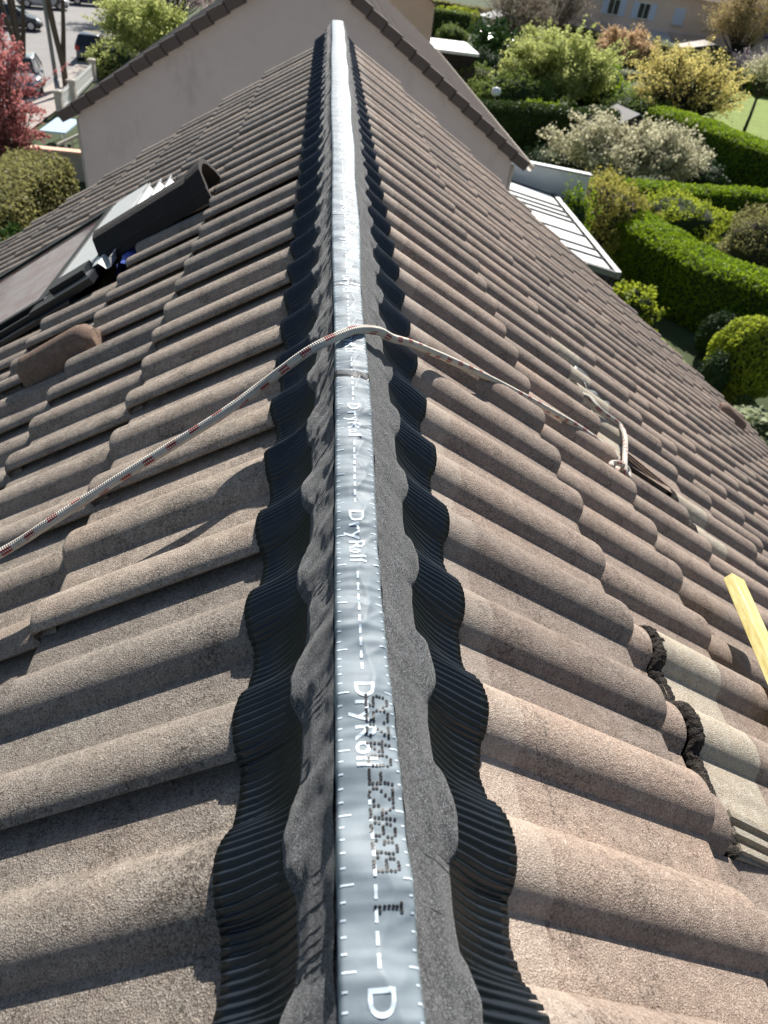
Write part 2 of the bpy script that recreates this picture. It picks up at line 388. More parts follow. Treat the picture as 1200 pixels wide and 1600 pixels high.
def on_roof_box(m, s, d0, d1, y0, y1, n0, n1):
    m.hexa([rp(s, d0, n0, y0), rp(s, d1, n0, y0), rp(s, d1, n0, y1), rp(s, d0, n0, y1), rp(s, d0, n1, y0), rp(s, d1, n1, y0), rp(s, d1, n1, y1), rp(s, d0, n1, y1)]); return m
def single_tile(name, s, course, cell, label, cat, mats, slide=0.0, dn=0.0, tilt=0.0, parent=None, head=.085, pale=.10, near_ribs=False):
    """a loose tile as an object of its own: granule coated body, pale uncoated head, rough cut head edge"""
    W, Fq, nh, m = tile_mesh(s, course, cell, slide, dn, .6, head, tilt)
    t = thing(name, label, cat, rp(s, (NOR if s > 0 else NOL)+course*GAUGE+slide, 0, (PHR if s > 0 else PHL)+S*(cell+1)))
    c0_ = (PHR if s > 0 else PHL)+S*cell; dh_ = (NOR if s > 0 else NOL)+course*GAUGE+slide-GAUGE-head
    org = np.array(t.location); rows = np.arange(len(Fq)); nrow = (m-1)
    j0 = 4
    body = Fq[(rows >= nrow*j0) & (rows < nh)]; hd = Fq[rows < nrow*j0]; ed = Fq[rows >= nh]
    a = np.full(len(body), rng.random())
    if near_ribs:
        m = MB(); on_roof_box(m, 1, dh_+.004, dh_+.5, c0_-.045, c0_+.05, -.030, -.012)
        for k_ in range(3): on_roof_box(m, 1, dh_+.004, dh_+.5, c0_-.040+.022*k_, c0_-.030+.022*k_, -.0118, -.004+.003*k_)
        o = m.build('interlock_ribs', M['tile_pale'], t); o.location = -t.location
    def sub(nm, F_, mat):
        F_ = np.asarray(F_); idx, inv = np.unique(F_, return_inverse=True)
        o = npmesh(nm, W[idx]-org, inv.reshape(F_.shape), mat, t, True, np.full(len(F_), .5)); o.data.set_sharp_from_angle(angle=math.radians(38)); return o
    sub('tile_body', body, mats[0]); sub('tile_head', hd, mats[1])
    # thick crumbly head edge
    e = MB(); ph = PHR if s > 0 else PHL
    c0 = ph+S*cell; n0 = NOR if s > 0 else NOL
    ys = np.linspace(c0-(.04 if s < 0 else (.045 if near_ribs else 0)), c0+2*S+(.044 if s > 0 else 0), 420); dh = n0+course*GAUGE+slide-GAUGE-head
    P = []
    for k_ in range(7):
        row = []
        for y in ys:
            nn = float(prof(y-ph))*(1 if s < 0 or y > c0+.049 else 0); z = -.030-.030*head/GAUGE*0+nn+dn
            jt = noise.noise(Vector((y*110, k_*1.3, course )))*.0026; j2 = noise.noise(Vector((y*130, k_*2.7, course+9)))*.0026+noise.noise(Vector((y*420, k_*9.7, course+9)))*.0016
            cx_, cz_ = [(.011, .0002), (.007, .0014), (.0, .0006), (-.004, -.004), (-.0055, -.011), (-.005, -.018), (.006, -.026)][k_]
            row.append(Vector(rp(s, dh+cx_+jt+.010*noise.noise(Vector((y*16, 3, course))), z+cz_+j2, y))-Vector(org))
        P.append(row)
    e.grid(P if s < 0 else P[::-1]); e.build('broken_edge', M['mortar'], t, True)
    return t
RT = (M['tile_r'], M['tile_pale'])
single_tile('roof_tile', 1, 1, 1, 'concrete roof tile slid down the near right slope, its pale head and dark crumbly edge exposed', 'roof tile', RT, slide=.170, dn=.021, near_ribs=True)
g_ = 'displaced roof tiles on the right slope'
single_tile('roof_tile', 1, 2, 9, 'slid roof tile with pale head exposed directly beside the rope knot', 'roof tile', RT, slide=.135, dn=.003)['group'] = g_
single_tile('roof_tile', 1, 2, 11, 'slid roof tile with pale head exposed, uphill of the small dark gap and farthest from the camera', 'roof tile', RT, slide=.115, dn=.003)['group'] = g_
single_tile('roof_tile', 1, 3, 7, 'slid roof tile with pale head exposed just below the long dark hole', 'roof tile', RT, slide=.150, dn=.003)['group'] = g_
# side interlock rail seen along the hole, and grey sheet pieces
m = MB()
for k_ in range(3): on_roof_box(m, 1, 1.02, 1.56, 1.672-.010*k_, 1.677-.010*k_, -.03, -.004-.004*k_)
o = m.build('interlock_rail', M['vent'], house)
def grey_sheet(label, d0, d1, y0, y1, n):
    m = MB(); P = []
    for i in range(10):
        P.append([rp(1, d0+(d1-d0)*i/9, n+.012*noise.noise(Vector((i*.4, j*.5, d0*9)))+.012*math.sin(j*.8), y0+(y1-y0)*j/9) for j in range(10)])
    m.grid(P); o = m.build('metal_sheet', M['metal_mid'], None, True)
    so = o.modifiers.new('solid', 'SOLIDIFY'); so.thickness = .002
    tag(o, label, 'metal sheet')
grey_sheet('crumpled grey sheet in the small gap at the far end of the displaced tiles', 1.00, 1.12, 2.00, 2.17, -.02)
grey_sheet('crumpled grey sheet at the lower end of the long dark hole', 1.17, 1.30, 1.55, 1.66, -.030)

# ------------------------------------------------------------------ ridge roll
def xl(y): return -.050+.010*min(1, max(0, (y-3.5)/2))-.0015*math.sin(y*5)-.012*max(0, 1-abs(y-2.75)/.35)*0
def xr(y): return np.interp(y, [-1, .1, .5, 1.0, 1.8, 3, 4.6, 6], [.004, .002, -.001, .002, .014, .026, .036, .04])+.002*math.sin(y*9)
def tape_z(x, y):
    u = (x-xl(y))/(xr(y)-xl(y))
    z = .034+.004*(1-(2*u-1)**2)
    a = min(1.0, 1.3/(.6+y))                       # flatter further along
    z += .0050*a*noise.noise(Vector((x*12, y*19, 1.7)))+.0020*a*noise.noise(Vector((x*22, y*60, 4.1)))
    # sinuous crease on the right third with folds running to the edge
    tri = abs(((y*13.5+.6*noise.noise(Vector((y*3, 0, 0)))) % 1)-.5)*2
    uc = .60+.26*(tri-.5)+.06*noise.noise(Vector((y*14, 5, 0)))
    z += a*.0013*math.exp(-(abs(u-uc)/.08)**1.4)
    z -= a*.0030*max(0, u-uc)*(1.2-tri)
    z += a*.0032*math.sin(y*2*math.pi*13.5+1.2+u*1.4)*(.35+.65*(1-u))
    z += .0009*noise.noise(Vector((0, y*150, 2)))
    z += a*.0016*u*(1-abs(noise.noise(Vector((x*22+y*9, y*46-x*20, 9)))))**6
    z += a*.0010*(1-abs(noise.noise(Vector((x*8, y*31, 19)))))**8
    z -= .010*max(0, (abs(2*u-1)-.86)/.14)**2
    z -= .010*max(0, (y-5.55)/.1)**2
    return z
ridge = thing('ridge_roll', 'pleated black ridge roll with fleece strips and printed silver tape along the roof ridge', 'ridge roll', (0, 0, 0))
ysn = np.concatenate([np.arange(-.35, 1.6, .0026), np.arange(1.6, 5.665, .006)])
NX = 40
def tape_pt(u, y):
    x = xl(y)+(xr(y)-xl(y))*u; return (x, y, tape_z(x, y))
V = np.array([tape_pt(i/NX, y) for y in ysn for i in range(NX+1)]); k_ = NX+1; n_ = len(ysn)
ii, jj = np.meshgrid(np.arange(n_-1), np.arange(NX), indexing='ij'); b0 = (ii*k_+jj).ravel()
tape = npmesh('silver_tape', V, np.stack([b0, b0+1, b0+k_+1, b0+k_], 1), M['tape'], ridge, True)
so = tape.modifiers.new('solid', 'SOLIDIFY'); so.thickness = .0008; so.offset = -1
# skirt and fleece on each side
def skirt_pt(s, v, y, lift=0.0):
    """cross-section point at fraction v from the tape edge (0) to the outer edge (1)"""
    I = (xr(y)-.004 if s > 0 else xl(y)+.002, .026)
    sI = s*I[0]; dI = sI*CA-I[1]*SA; nI = sI*SA+I[1]*CA
    dO = (.139 if s > 0 else .172)+.0025*noise.noise(Vector((y*11, s, 3)))
    d = dI+(dO-dI)*v
    kv = min(1, max(0, v/.95)); k = 1-(1-kv)**(2.3 if s < 0 else 2.0)
    k2 = min(1, max(0, (v-.22)/.62)); k2 = k2*k2*(3-2*k2)
    ph0 = PHR if s > 0 else PHL; wv = float(prof(y-ph0)); wo = wv; wv = .5*wv+.5*H*(.5+.5*math.cos(2*math.pi*(y-ph0)/S))**.85+.0008; nt_ = roof_n(s, dO, y)-wo+.0050
    n = nI+(nt_-nI)*k+wv*k2+H*.45*(1-k2)*min(1, v/.25)
    return d, n+lift
def rib_skirt(s):
    rows = []; vs = [0, .12, .25, .38, .5, .62, .74, .85, .93, 1.0]
    ph = PHR if s > 0 else PHL; y = -.3; out = []
    pitch = .00535; per = S/20
    # arc-length positions over one crest period so that pleats spread evenly at the outer edge
    u = np.linspace(0, S, 601); h = prof(u); al = np.concatenate([[0], np.cumsum(np.hypot(np.diff(u), np.diff(h)))]); al *= S/al[-1]
    step = [per/4 if y_ < 2.2 else per/2 for y_ in [0]]
    yy = np.concatenate([np.arange(-.3, 2.4, per/6), np.arange(2.4, 5.66, per/4)])
    
    V = []
    for y in yy:
        w_ = math.cos((y+.3)/per*2*math.pi)
        tw = 2*abs(((y+.3)/per) % 1-.5)*2-1; ri = 1+.45*noise.noise(Vector((math.floor((y+.3)/per+.5)*.77, s*4, 0))); lv = .0019*ri*(.6*tw+.4*w_)*(1 if y < 2.4 else .8)
        base = math.floor((y-ph)/S)*S+ph; f = y-base
        ya = base+float(np.interp(f, al, u))
        for v in vs:
            y2 = y+(ya-y)*(v**1.5)+.0012*noise.noise(Vector((y*30, v*3, s)))+.004*v*(1-v)*noise.noise(Vector((y*9, v*2, s+5)))
            d, n = skirt_pt(s, v, y2); n += .0022*v*noise.noise(Vector((d*24, y*26, s*2+11)))
            V.append(rp(s, d-(.0016*w_ if v == 1 else 0)+(.0025*noise.noise(Vector((y*40, s, 21))) if v > .9 else 0), n+lv+.0012, y2))
        d, n = skirt_pt(s, 1.0, y2); V.append(rp(s, d-.001, n+lv-.0016, y2))
    V = np.array(V); k = len(vs)+1; n = len(yy)
    ii, jj = np.meshgrid(np.arange(n-1), np.arange(k-1), indexing='ij'); b0 = (ii*k+jj).ravel()
    Fq = np.stack([b0, b0+1, b0+k+1, b0+k], 1); Fq = Fq if s > 0 else Fq[:, ::-1]
    npmesh('pleated_skirt', V, Fq, M['skirt'], ridge, True)
def fleece(s):
    V = []; NV = 14
    yy = np.concatenate([np.arange(-.3, 1.7, .0028), np.arange(1.7, 5.66, .006)])
    ph = PHR if s > 0 else PHL
    for y in yy:
        vf = (.44 if s > 0 else .43)+.035*noise.noise(Vector((y*13, s*3, 8)))+.012*noise.noise(Vector((y*60, s, 8)))+(.075 if s < 0 else .045)*(float(prof(y-ph))/H-.5)
        for j in range(NV+1):
            v = vf*j/NV
            d, n = skirt_pt(s, v, y)
            # looser than the skirt: own folds, lifting over the rolls and dipping between
            wv = float(prof(y-ph))/H-.45
            n += .0042+.0065*(v/vf)**1.3*wv+.0035*noise.noise(Vector((d*26, y*19, s)))+.0022*noise.noise(Vector((d*60, y*50, s+3)))
            n += .0045*max(0, 1-abs(v/vf-.82)/.10)*(.5+noise.noise(Vector((y*7, 2, s))))*(1 if s < 0 else .35)
            n = max(n, skirt_pt(s, v, y)[1]+.0032)
            V.append(rp(s, d, n, y))
        V.append(rp(s, d+.0002, n-.0028, y))
    V = np.array(V); k = NV+2; n = len(yy)
    ii, jj = np.meshgrid(np.arange(n-1), np.arange(k-1), indexing='ij'); b0 = (ii*k+jj).ravel()
    Fq = np.stack([b0, b0+1, b0+k+1, b0+k], 1); Fq = Fq if s > 0 else Fq[:, ::-1]
    npmesh('fleece_strip', V, Fq, M['fleece'], ridge, True)
for s in (1, -1): rib_skirt(s); fleece(s)
# printing on the tape, draped on its surface
def drape(x, y, e=.00045): return (x, y, tape_z(x, y)+e)
pm = MB()
def rect(m, x0, x1, y0, y1, slant=0.0):
    nx = max(2, int(abs(x1-x0)/.0015)+1); ny = max(2, int(abs(y1-y0)/.0015)+1)
    m.grid([[drape(x0+(x1-x0)*i/(nx-1), y0+(y1-y0)*j/(ny-1)+slant*(i/(nx-1))) for i in range(nx)] for j in range(ny)])
words = [.372-.2245*1+k*.2245 for k in range(0, 20)]           # start (far end) of each word
def inword(y): return any(w_-.088 < y < w_+.006 for w_ in words)
y = -.1
while y < 3.2:
    xc = xl(y)+.5*(min(xr(y), .01)-xl(y))-.001
    if not inword(y) and not inword(y+.009): rect(pm, xc-.0011, xc+.0011, y, y+.0085)
    y += .0135
k = 0; y = -.1
while y < 3.2:
    big = k % 5 == 0
    if y < 1.7 or big:
        rect(pm, xl(y)+.0030, xl(y)+(.012 if big else .0065), y, y+.0012)
        rect(pm, xr(y)-(.009 if big else .0055), xr(y)-.0012, y+.003, y+.0042)
    y += .0102; k += 1
def glyphs(word, size, x_base, y_start, ccw=False, material=None):
    cu = bpy.data.curves.new('lettering', 'FONT'); cu.body = word; cu.size = size; cu.space_character = 1.08
    cu.resolution_u = 5; cu.offset = size*.012
    ob = link(bpy.data.objects.new('lettering', cu)); dg = bpy.context.evaluated_depsgraph_get(); dg.update()
    me = bpy.data.meshes.new_from_object(ob.evaluated_get(dg)); bpy.data.objects.remove(ob); bpy.data.curves.remove(cu)
    bm = bmesh.new(); bm.from_mesh(me); bpy.data.meshes.remove(me)
    bmesh.ops.triangulate(bm, faces=bm.faces[:])
    for _ in range(5):
        es = [e for e in bm.edges if e.calc_length() > .0022]
        if not es: break
        bmesh.ops.subdivide_edges(bm, edges=es, cuts=1); bmesh.ops.triangulate(bm, faces=[f for f in bm.faces if len(f.verts) > 3])
    bm.verts.ensure_lookup_table(); bm.verts.index_update()
    vs = [drape(x_base+v.co.y, y_start-v.co.x) for v in bm.verts]
    fs = [tuple(v.index for v in f.verts) for f in bm.faces]; bm.free(); return vs, fs
import bmesh
gl = glyphs('DryRoll', .0215, 0, 0)
for w_ in words:
    if w_ > 3.1: break
    xb = xl(w_)+.5*(min(xr(w_), .01)-xl(w_))-.0085
    vs, fs = glyphs('DryRoll', .0235, xb, w_) if w_ < 1.7 else ([drape(x+xb, y+w_) for x, y, z in gl[0]], gl[1])
    wm = MB(); wm.add(vs, fs); wm.build('printed_word', M['print_white'], tape)
om = MB()
om.grid([[drape(xl(.9)+(xr(.9)-xl(.9))*i/30, y_, e_) for i in range(31)] for y_, e_ in ((.893, .0004), (.897, .0022), (.914, .0022), (.918, .0004))])
om.build('overlap_fold_shade', M['skirt'], tape)  # black strip stands in for the shadowed gap where the tape folds over
for y_, h_ in ((.986, .0025), (1.80, .004), (1.62, .003), (1.235, .003), (2.6, .005), (3.3, .006)):
    om = MB(); rect(om, xl(y_)+.001, xr(y_)-.001, y_, y_+h_); om.build('seam_line', M['post'], tape)
pm.build('printed_scale', M['print_white'], tape)
FONT = {'1': ['00100','01100','00100','00100','00100','00100','01110'], '6': ['01110','10001','10000','11110','10001','10001','01110'],
 'G': ['01110','10001','10000','10011','10001','10001','01110'], '8': ['01110','10001','10001','01110','10001','10001','01110'],
 'R': ['11110','10001','10001','11110','10100','10010','10001'], '2': ['01110','10001','00001','00010','00100','01000','11111'],
 'F': ['11111','10000','10000','11110','10000','10000','10000'], '0': ['01110','10001','10001','10001','10001','10001','01110'],
 '4': ['00010','00110','01010','10010','11111','00010','00010'], '5': ['11111','10000','11110','00001','00001','10001','01110']}
def dotline(m, txt, ys, x0, x1, gw, r):
    for ch, yc in zip(txt, ys):
        if ch == ' ': continue
        for rI, row in enumerate(FONT[ch]):
            for cI, b in enumerate(row):
                if b == '1':           # reads away from the camera, tops of the letters to the left
                    x = x0+(x1-x0)*rI/6; y = yc+(cI-2)/4*gw
                    jx, jy = random.gauss(0, .00015), random.gauss(0, .00015)
                    m.add([drape(x+jx, y+jy, .0008)]+[drape(x+jx+r*math.cos(a), y+jy+r*math.sin(a), .0007) for a in np.arange(8)*math.pi/4], [(0, 1+i, 1+(i+1) % 8) for i in range(8)])
dm = MB(); txt = '1 6G8R2F04255'
ys = [.192+(.352-.192)*i/12 for i in range(13)]
dotline(dm, txt, ys, -.0255, -.0080, .0094, .00128)
dm.build('batch_code', M['print_black'], tape); dm = MB()
ys = [1.50+(.30)*i/12 for i in range(13)]
dotline(dm, '55240F2R8G6 1', ys, -.012, .004, .015, .0011)
dm.build('batch_code', M['print_black'], tape)
# ------------------------------------------------------------------ rope
def px_ray(px, py):
    pass
def rope_obj(parts, rad, name, label):
    V = []; Fq = []; UV = []; k = 14
    for pts in parts:
        P = [Vector(p) for p in pts]; C_ = []                                   # Catmull-Rom
        for i in range(len(P)-1):
            a, b, c, d = P[max(i-1, 0)], P[i], P[i+1], P[min(i+2, len(P)-1)]
            n = max(3, int((c-b).length/.006))
            for j in range(n):
                t = j/n; C_.append(.5*((2*b)+(c-a)*t+(2*a-5*b+4*c-d)*t*t+(3*b-a-3*c+d)*t**3))
        C_.append(P[-1]); u = None; L = 0; base = len(V)
        for i, p in enumerate(C_):
            t = (C_[min(i+1, len(C_)-1)]-C_[max(i-1, 0)]).normalized()
            if u is None: u = t.orthogonal().normalized()
            u = (u-t*u.dot(t)).normalized(); w_ = t.cross(u)
            if i: L += (C_[i]-C_[i-1]).length
            for j in range(k):
                a = 2*math.pi*j/k; r = rad*(1+.05*math.sin(4*a+L*900)*0+.03*noise.noise(p*90))
                V.append(tuple(p+(u*math.cos(a)+w_*math.sin(a))*r)); UV.append((j/k, L))
        for i in range(len(C_)-1):
            for j in range(k):
                Fq.append((base+i*k+j, base+i*k+(j+1) % k, base+(i+1)*k+(j+1) % k, base+(i+1)*k+j))
        Fq_c = None
    me = bpy.data.meshes.new(name); me.from_pydata(V, [], Fq); uvl = me.uv_layers.new(name='UVMap')
    for f in me.polygons:
        js = [v % k for v in f.vertices]
        wrap = (0 in js and k-1 in js)
        for li, vi in zip(f.loop_indices, f.vertices):
            uu, vv = UV[vi]
            if wrap and vi % k == 0: uu = 1.0
            uvl.data[li].uv = (uu, vv)
    me.polygons.foreach_set('use_smooth', [True]*len(me.polygons)); me.materials.append(M['rope'])
    o = link(bpy.data.objects.new(name, me)); tag(o, label, 'rope'); return o
rope_obj([
 [(-1.30, .62, -.62), (-0.7281, 0.6907, -0.3274), (-0.5298, 0.8099, -0.2498), (-0.4626, 0.8387, -0.2112), (-0.3953, 0.8697, -0.1725), (-0.3024, 0.9038, -0.1168), (-0.2094, 0.9401, -0.061), (-0.1457, 0.9770, -0.021),
  (-0.09, .985, .026), (-.05, 1.005, .043), (-.015, 1.03, .0475), (.022, 1.06, .035), (.05, 1.09, .010), (0.088, 1.1384, -0.02), (0.1507, 1.2141, -0.0737), (0.2169, 1.2699, -0.1224), (0.3089, 1.338, -0.1883), (0.4098, 1.3989, -0.2577), (0.4949, 1.4378, -0.313), (0.5902, 1.4836, -0.3775), (0.6666, 1.4913, -0.4258), (0.7188, 1.4976, -0.4629), (0.7355, 1.479, -0.4836), (0.7124, 1.4353, -0.4779), (0.674, 1.3904, -0.4351), (0.6831, 1.4157, -0.4392),
  (0.7053, 1.42, -0.4409), (0.7569, 1.4646, -0.4882), (0.7522, 1.436, -0.4923), (0.7288, 1.4123, -0.4683), (0.7286, 1.4294, -0.4609), (0.752, 1.4845, -0.4742),
  (0.8125, 1.6138, -0.5203), (0.8613, 1.7326, -0.5528), (0.8722, 1.8048, -0.5624), (0.8268, 1.8067, -0.5346), (0.7868, 1.8028, -0.508), (0.7713, 1.8472, -0.5002), (0.7585, 1.8776, -0.5065), (0.7781, 1.9671, -0.5391)]],
 .0073, 'rope', 'white braided rope with red flecks laid over the ridge and knotted among the displaced tiles')
# ------------------------------------------------------------------ timber batten lying over the right slope
m = MB(); A_, B_ = Vector((.852, 1.045, -.470)), Vector((.745, .44, -.440))
t_ = (B_-A_).normalized(); nrm = Vector((SA, 0, CA)); r_ = t_.cross(nrm).normalized(); u_ = r_.cross(t_).normalized()
wd, th = .054, .022
def sec(p, sh=0.0): return [p+r_*(a*wd/2)+u_*(b*th/2)+t_*sh*(a) for a, b in ((-1, -1), (-.94, -1), (.94, -1), (1, -.9), (1, .9), (.94, 1), (-.94, 1), (-1, .9))]
P0 = sec(A_, .010); P1 = sec(B_)
m.add(P0+P1, [tuple(range(8)), tuple(range(15, 7, -1))]+[(i, 8+i, 8+(i+1) % 8, (i+1) % 8) for i in range(8)])
tag(m.build('timber_batten', M['timber']), 'fresh yellow timber batten lying across the tiles at the right edge', 'timber')
# ------------------------------------------------------------------ loose ridge tile, vent tiles, blue scrap
def arch_tile(name, label, cat, s, d0, d1, y0, rad, n0, mat, flare=.0, hfac=1.0, closed=False, th=.014, flat=.0):
    t = thing(name, label, cat, rp(s, (d0+d1)/2, n0, y0)); org = Vector(t.location); P = []; Q = []; m = MB()
    N = 26; rows = 16
    for i in range(rows+1):
        f = i/rows; d = d0+(d1-d0)*f
        k = 1+flare*max(0, 1-f/.12)**.6
        if closed: k *= (math.sqrt(max(.02, 1-(max(0, f-.86)/.14)**2)) if f > .86 else 1)*math.sqrt(1-.62*(max(0, .16-f)/.16)**2)
        ro, ri = [], []
        for j in range(N+1):
            a = math.pi*j/N; c, sn = math.cos(a), math.sin(a)
            e = 1-flat*abs(math.sin(2*a))
            for lst, R_ in ((ro, rad*k), (ri, rad*k-th)):
                lst.append(Vector(rp(s, d+.002*noise.noise(Vector((j*.4, i*.5, 1))), n0+R_*sn*hfac*e, y0-R_*c*e))-org)
        P.append(ro); Q.append(ri)
    m.grid(P if s < 0 else P[::-1]); m.grid(Q[::-1] if s < 0 else Q)
    if closed:
        for E_, sh in ((0, .004),): m.add([p_ for p_ in Q[0]]+[Vector(rp(s, d0+sh, n0, y0))-org], [(N+1, j, j+1) for j in range(N)])
    for E_ in (0, rows):
        m.grid([P[E_], Q[E_]] if (E_ == rows) == (s < 0) else [Q[E_], P[E_]])
    for j in (0, N): m.grid([[P[i][j] for i in range(rows+1)], [Q[i][j] for i in range(rows+1)]])
    o = m.build('tile_shell', mat, t, True); o.data.set_sharp_from_angle(angle=math.radians(45)); return t, org
t = thing('ridge_tile', 'dark angular loose ridge tile lying on the left slope next to the skylight', 'ridge tile', rp(-1, .78, .01, 2.82)); org = Vector(t.location)
secp = [(-.120, .012), (-.108, .052), (-.100, .055), (-.060, .104), (-.035, .112), (.0, .118), (.035, .112), (.065, .098), (.110, .050), (.125, .010)]
def ridge_sec(d, k=1.0, th=0.0):
    out = []
    for y_, n_ in secp:
        f = 1-th/max(.02, math.hypot(y_, n_)); out.append(Vector(rp(-1, d, .004+n_*.90*k*f-th*.15, 2.825+y_*k*f))-org)
    return out
for nm_, da, db, k1, k2 in (('tile_shell', .575, 1.03, 1.0, 1.0), ('collar', .530, .595, 1.17, 1.06)):
    m = MB(); o1, o2, i1, i2 = ridge_sec(da, k1), ridge_sec(db, k2), ridge_sec(da, k1, .015), ridge_sec(db, k2, .015)
    m.grid([o1, o2]); m.grid([i2, i1]); m.grid([i1, o1]); m.grid([o2, i2]); m.build(nm_, M['ridge_tile'], t)
t, org = arch_tile('vent_tile', 'small reddish brown hooded vent tile standing proud on the left slope', 'vent tile', -1, .79, 1.06, 1.865, .060, -.012, M['vent'], .08, 1.35, True, .010)
t, org = arch_tile('vent_tile', 'small brown hooded vent tile far down the right slope near the far verge', 'vent tile', 1, 3.72, 4.05, 4.62, .07, -.01, M['vent'], .0, 1.15, True, .010)
m = MB(); P = []
for i in range(14):
    P.append([rp(-1, .872+.11*i/13, -.040+.05*math.sin(math.pi*i/13)+.014*noise.noise(Vector((i*.5, j*.6, 2))), 2.60+.20*j/13) for j in range(14)])
m.grid(P); o = m.build('blue_plastic_scrap', M['blue'], None, True); tag(o, 'crumpled blue plastic scrap in the dark gap under the loose ridge tile', 'plastic scrap')
m = MB(); P = []
for i in range(30):
    P.append([rp(-1, .82+.42*i/29, -.075+.012*noise.noise(Vector((i*.25, j*.3, 7))), 2.30+.52*j/19) for j in range(20)])
m.grid(P[::-1]); m.build('underlay_sheet', M['navy'], house, True)
# ------------------------------------------------------------------ skylight (part of the house)
sk = MB(); D0, D1, Y0, Y1 = 1.30, 2.75, 2.64, 3.70
for a, b, c, d in ((D0-.0, D1, Y0-.035, Y0), (D0, D1, Y1, Y1+.035), (D0-.04, D0, Y0-.035, Y1+.035), (D1, D1+.06, Y0-.035, Y1+.035)):
    on_roof_box(sk, -1, a, b, c, d, -.06, .040)
skylight = sk.build('skylight', M['metal_dark'], house)
m = MB(); on_roof_box(m, -1, D0, D1, Y0, Y1, .020, .028); m.build('glass_pane', M['glass'], skylight)
m = MB(); on_roof_box(m, -1, 1.075, 1.262, 2.72, 3.80, .030, .034)
m.build('cover_plate', M['metal_light'], skylight)
m = MB(); P = []
for i, (d, n) in enumerate([(.862, .006), (.875, .034), (.892, .034), (.905, .010), (.925, .010), (.938, .038), (.958, .038), (.970, .012), (.992, .012), (1.004, .042), (1.030, .042), (1.040, .020), (1.072, .030)]):
    yb = 3.50+.10*((i//2) % 2)+(d-.86)*.6
    P.append([rp(-1, d, n, y) for y in (2.62 if d > .95 else 2.86, yb)])
m.grid(P[::-1]); o = m.build('channel_flashing', M['metal_light'], skylight); so = o.modifiers.new('solid', 'SOLIDIFY'); so.thickness = .002
m = MB(); on_roof_box(m, -1, 1.02, 1.30, 2.52, 2.63, .012, .036); on_roof_box(m, -1, 1.06, 1.22, 2.60, 2.70, .020, .055); m.build('corner_bracket', M['metal_dark'], skylight)
m = MB()
on_roof_box(m, -1, 1.12, D1+.1, 2.475, 2.60, -.004, .012); on_roof_box(m, -1, 1.12, D1+.1, 2.528, 2.545, .013, .030); m.build('side_flashing', M['metal_dark'], skylight)
m = MB(); on_roof_box(m, -1, 1.20, D1+.1, Y1+.038, Y1+.075, -.02, .028); on_roof_box(m, -1, 1.20, D1+.1, Y1+.078, Y1+.088, -.02, .034); m.build('far_flashing', M['metal_mid'], skylight)
# ------------------------------------------------------------------ neighbouring house
def wavy_slope(s, xa, za, y0, y1, L, al, mat, parent, name='roof_tiles', step=.33, roll=.15):
    ca, sa = math.cos(al), math.sin(al); ys = np.arange(y0, y1, roll/6); V = []; rows = []
    c = 0.0
    while c < L:
        rows += [(c, .0), (c+step-.002, .028), (c+step, .004)]; c += step
    for d, n in rows:
        nn = n+.03*np.maximum(0, np.sin(ys/roll*2*math.pi))**.8
        V.append(np.stack([xa+s*(d*ca+nn*sa), ys, za-d*sa+nn*ca], 1))
    V = np.concatenate(V); k = len(ys); n_ = len(rows)
    ii, jj = np.meshgrid(np.arange(n_-1), np.arange(k-1), indexing='ij'); b0 = (ii*k+jj).ravel()
    Fq = np.stack([b0, b0+1, b0+k+1, b0+k], 1); Fq = Fq if s < 0 else Fq[:, ::-1]
    return npmesh(name, V, Fq, mat, parent)
AN = math.atan(.655); ax, az = -.40, .13
nb = thing('neighbour_house', 'next house with a blank beige gable wall and stepped dark verge tiles beyond the ridge', 'house', (ax, 15, G))
def rel(o, t): o.location = Vector(o.location)-Vector(t.location); return o
LN_ = 5.28
for s in (1, -1): rel(wavy_slope(s, ax, az, 15.0, 31.8, LN_, AN, M['tile_far'], nb), nb)
ca, sa = math.cos(AN), math.sin(AN)
m = MB(); wL, wR = ax-(LN_-.35)*ca, ax+(LN_-.35)*ca; we = az-(LN_-.35)*sa-.08
pr = [(wL, G), (wR, G), (wR, we), (ax, az-.09), (wL, we)]
m.add([(x, 15.10, z) for x, z in pr]+[(x, 15.34, z) for x, z in pr], [(0, 1, 2, 3, 4), (9, 8, 7, 6, 5)]+[(i, i+5, (i+1) % 5+5, (i+1) % 5) for i in range(5)])
rel(m.build('gable_wall', M['stucco'], nb), nb)
m = MB(); m.add([(x, 31.4, z) for x, z in pr]+[(x, 31.64, z) for x, z in pr], [(0, 1, 2, 3, 4), (9, 8, 7, 6, 5)]+[(i, i+5, (i+1) % 5+5, (i+1) % 5) for i in range(5)])
m.box((wL, 15.34, G), (wL+.24, 31.4, we)); m.box((wR-.24, 15.34, G), (wR, 31.4, we)); rel(m.build('wall', M['stucco'], nb), nb)
M['verge'] = plain('dark_verge_tile', (.115, .088, .078), .85, var=.3, scale=14)
for yv, nm_ in ((14.93, 0), (31.78, 1)):
    m = MB()
    for s in (1, -1):
        for i in range(16):
            d0 = i*.33; d1 = d0+.345; tl = .030
            q8 = []
            for n0_, n1_ in ((-.15, -.15+tl), (.035, .035+tl)):
                for d_, nn, y_ in ((d0, n0_, yv), (d1, n1_, yv), (d1, n1_, yv+.16), (d0, n0_, yv+.16)):
                    q8.append((ax+s*(d_*ca+nn*sa), y_, az-d_*sa+nn*ca))
            m.hexa(q8)
    rel(m.build('verge_tiles', M['verge'], nb), nb)
m = MB(); xg, zg = ax+LN_*ca+.07, az-LN_*sa-.03
m.grid([[(xg+.07*math.cos(t), y, zg+.07*math.sin(t)) for y in (14.95, 31.8)] for t in np.linspace(math.pi, 2*math.pi, 8)])
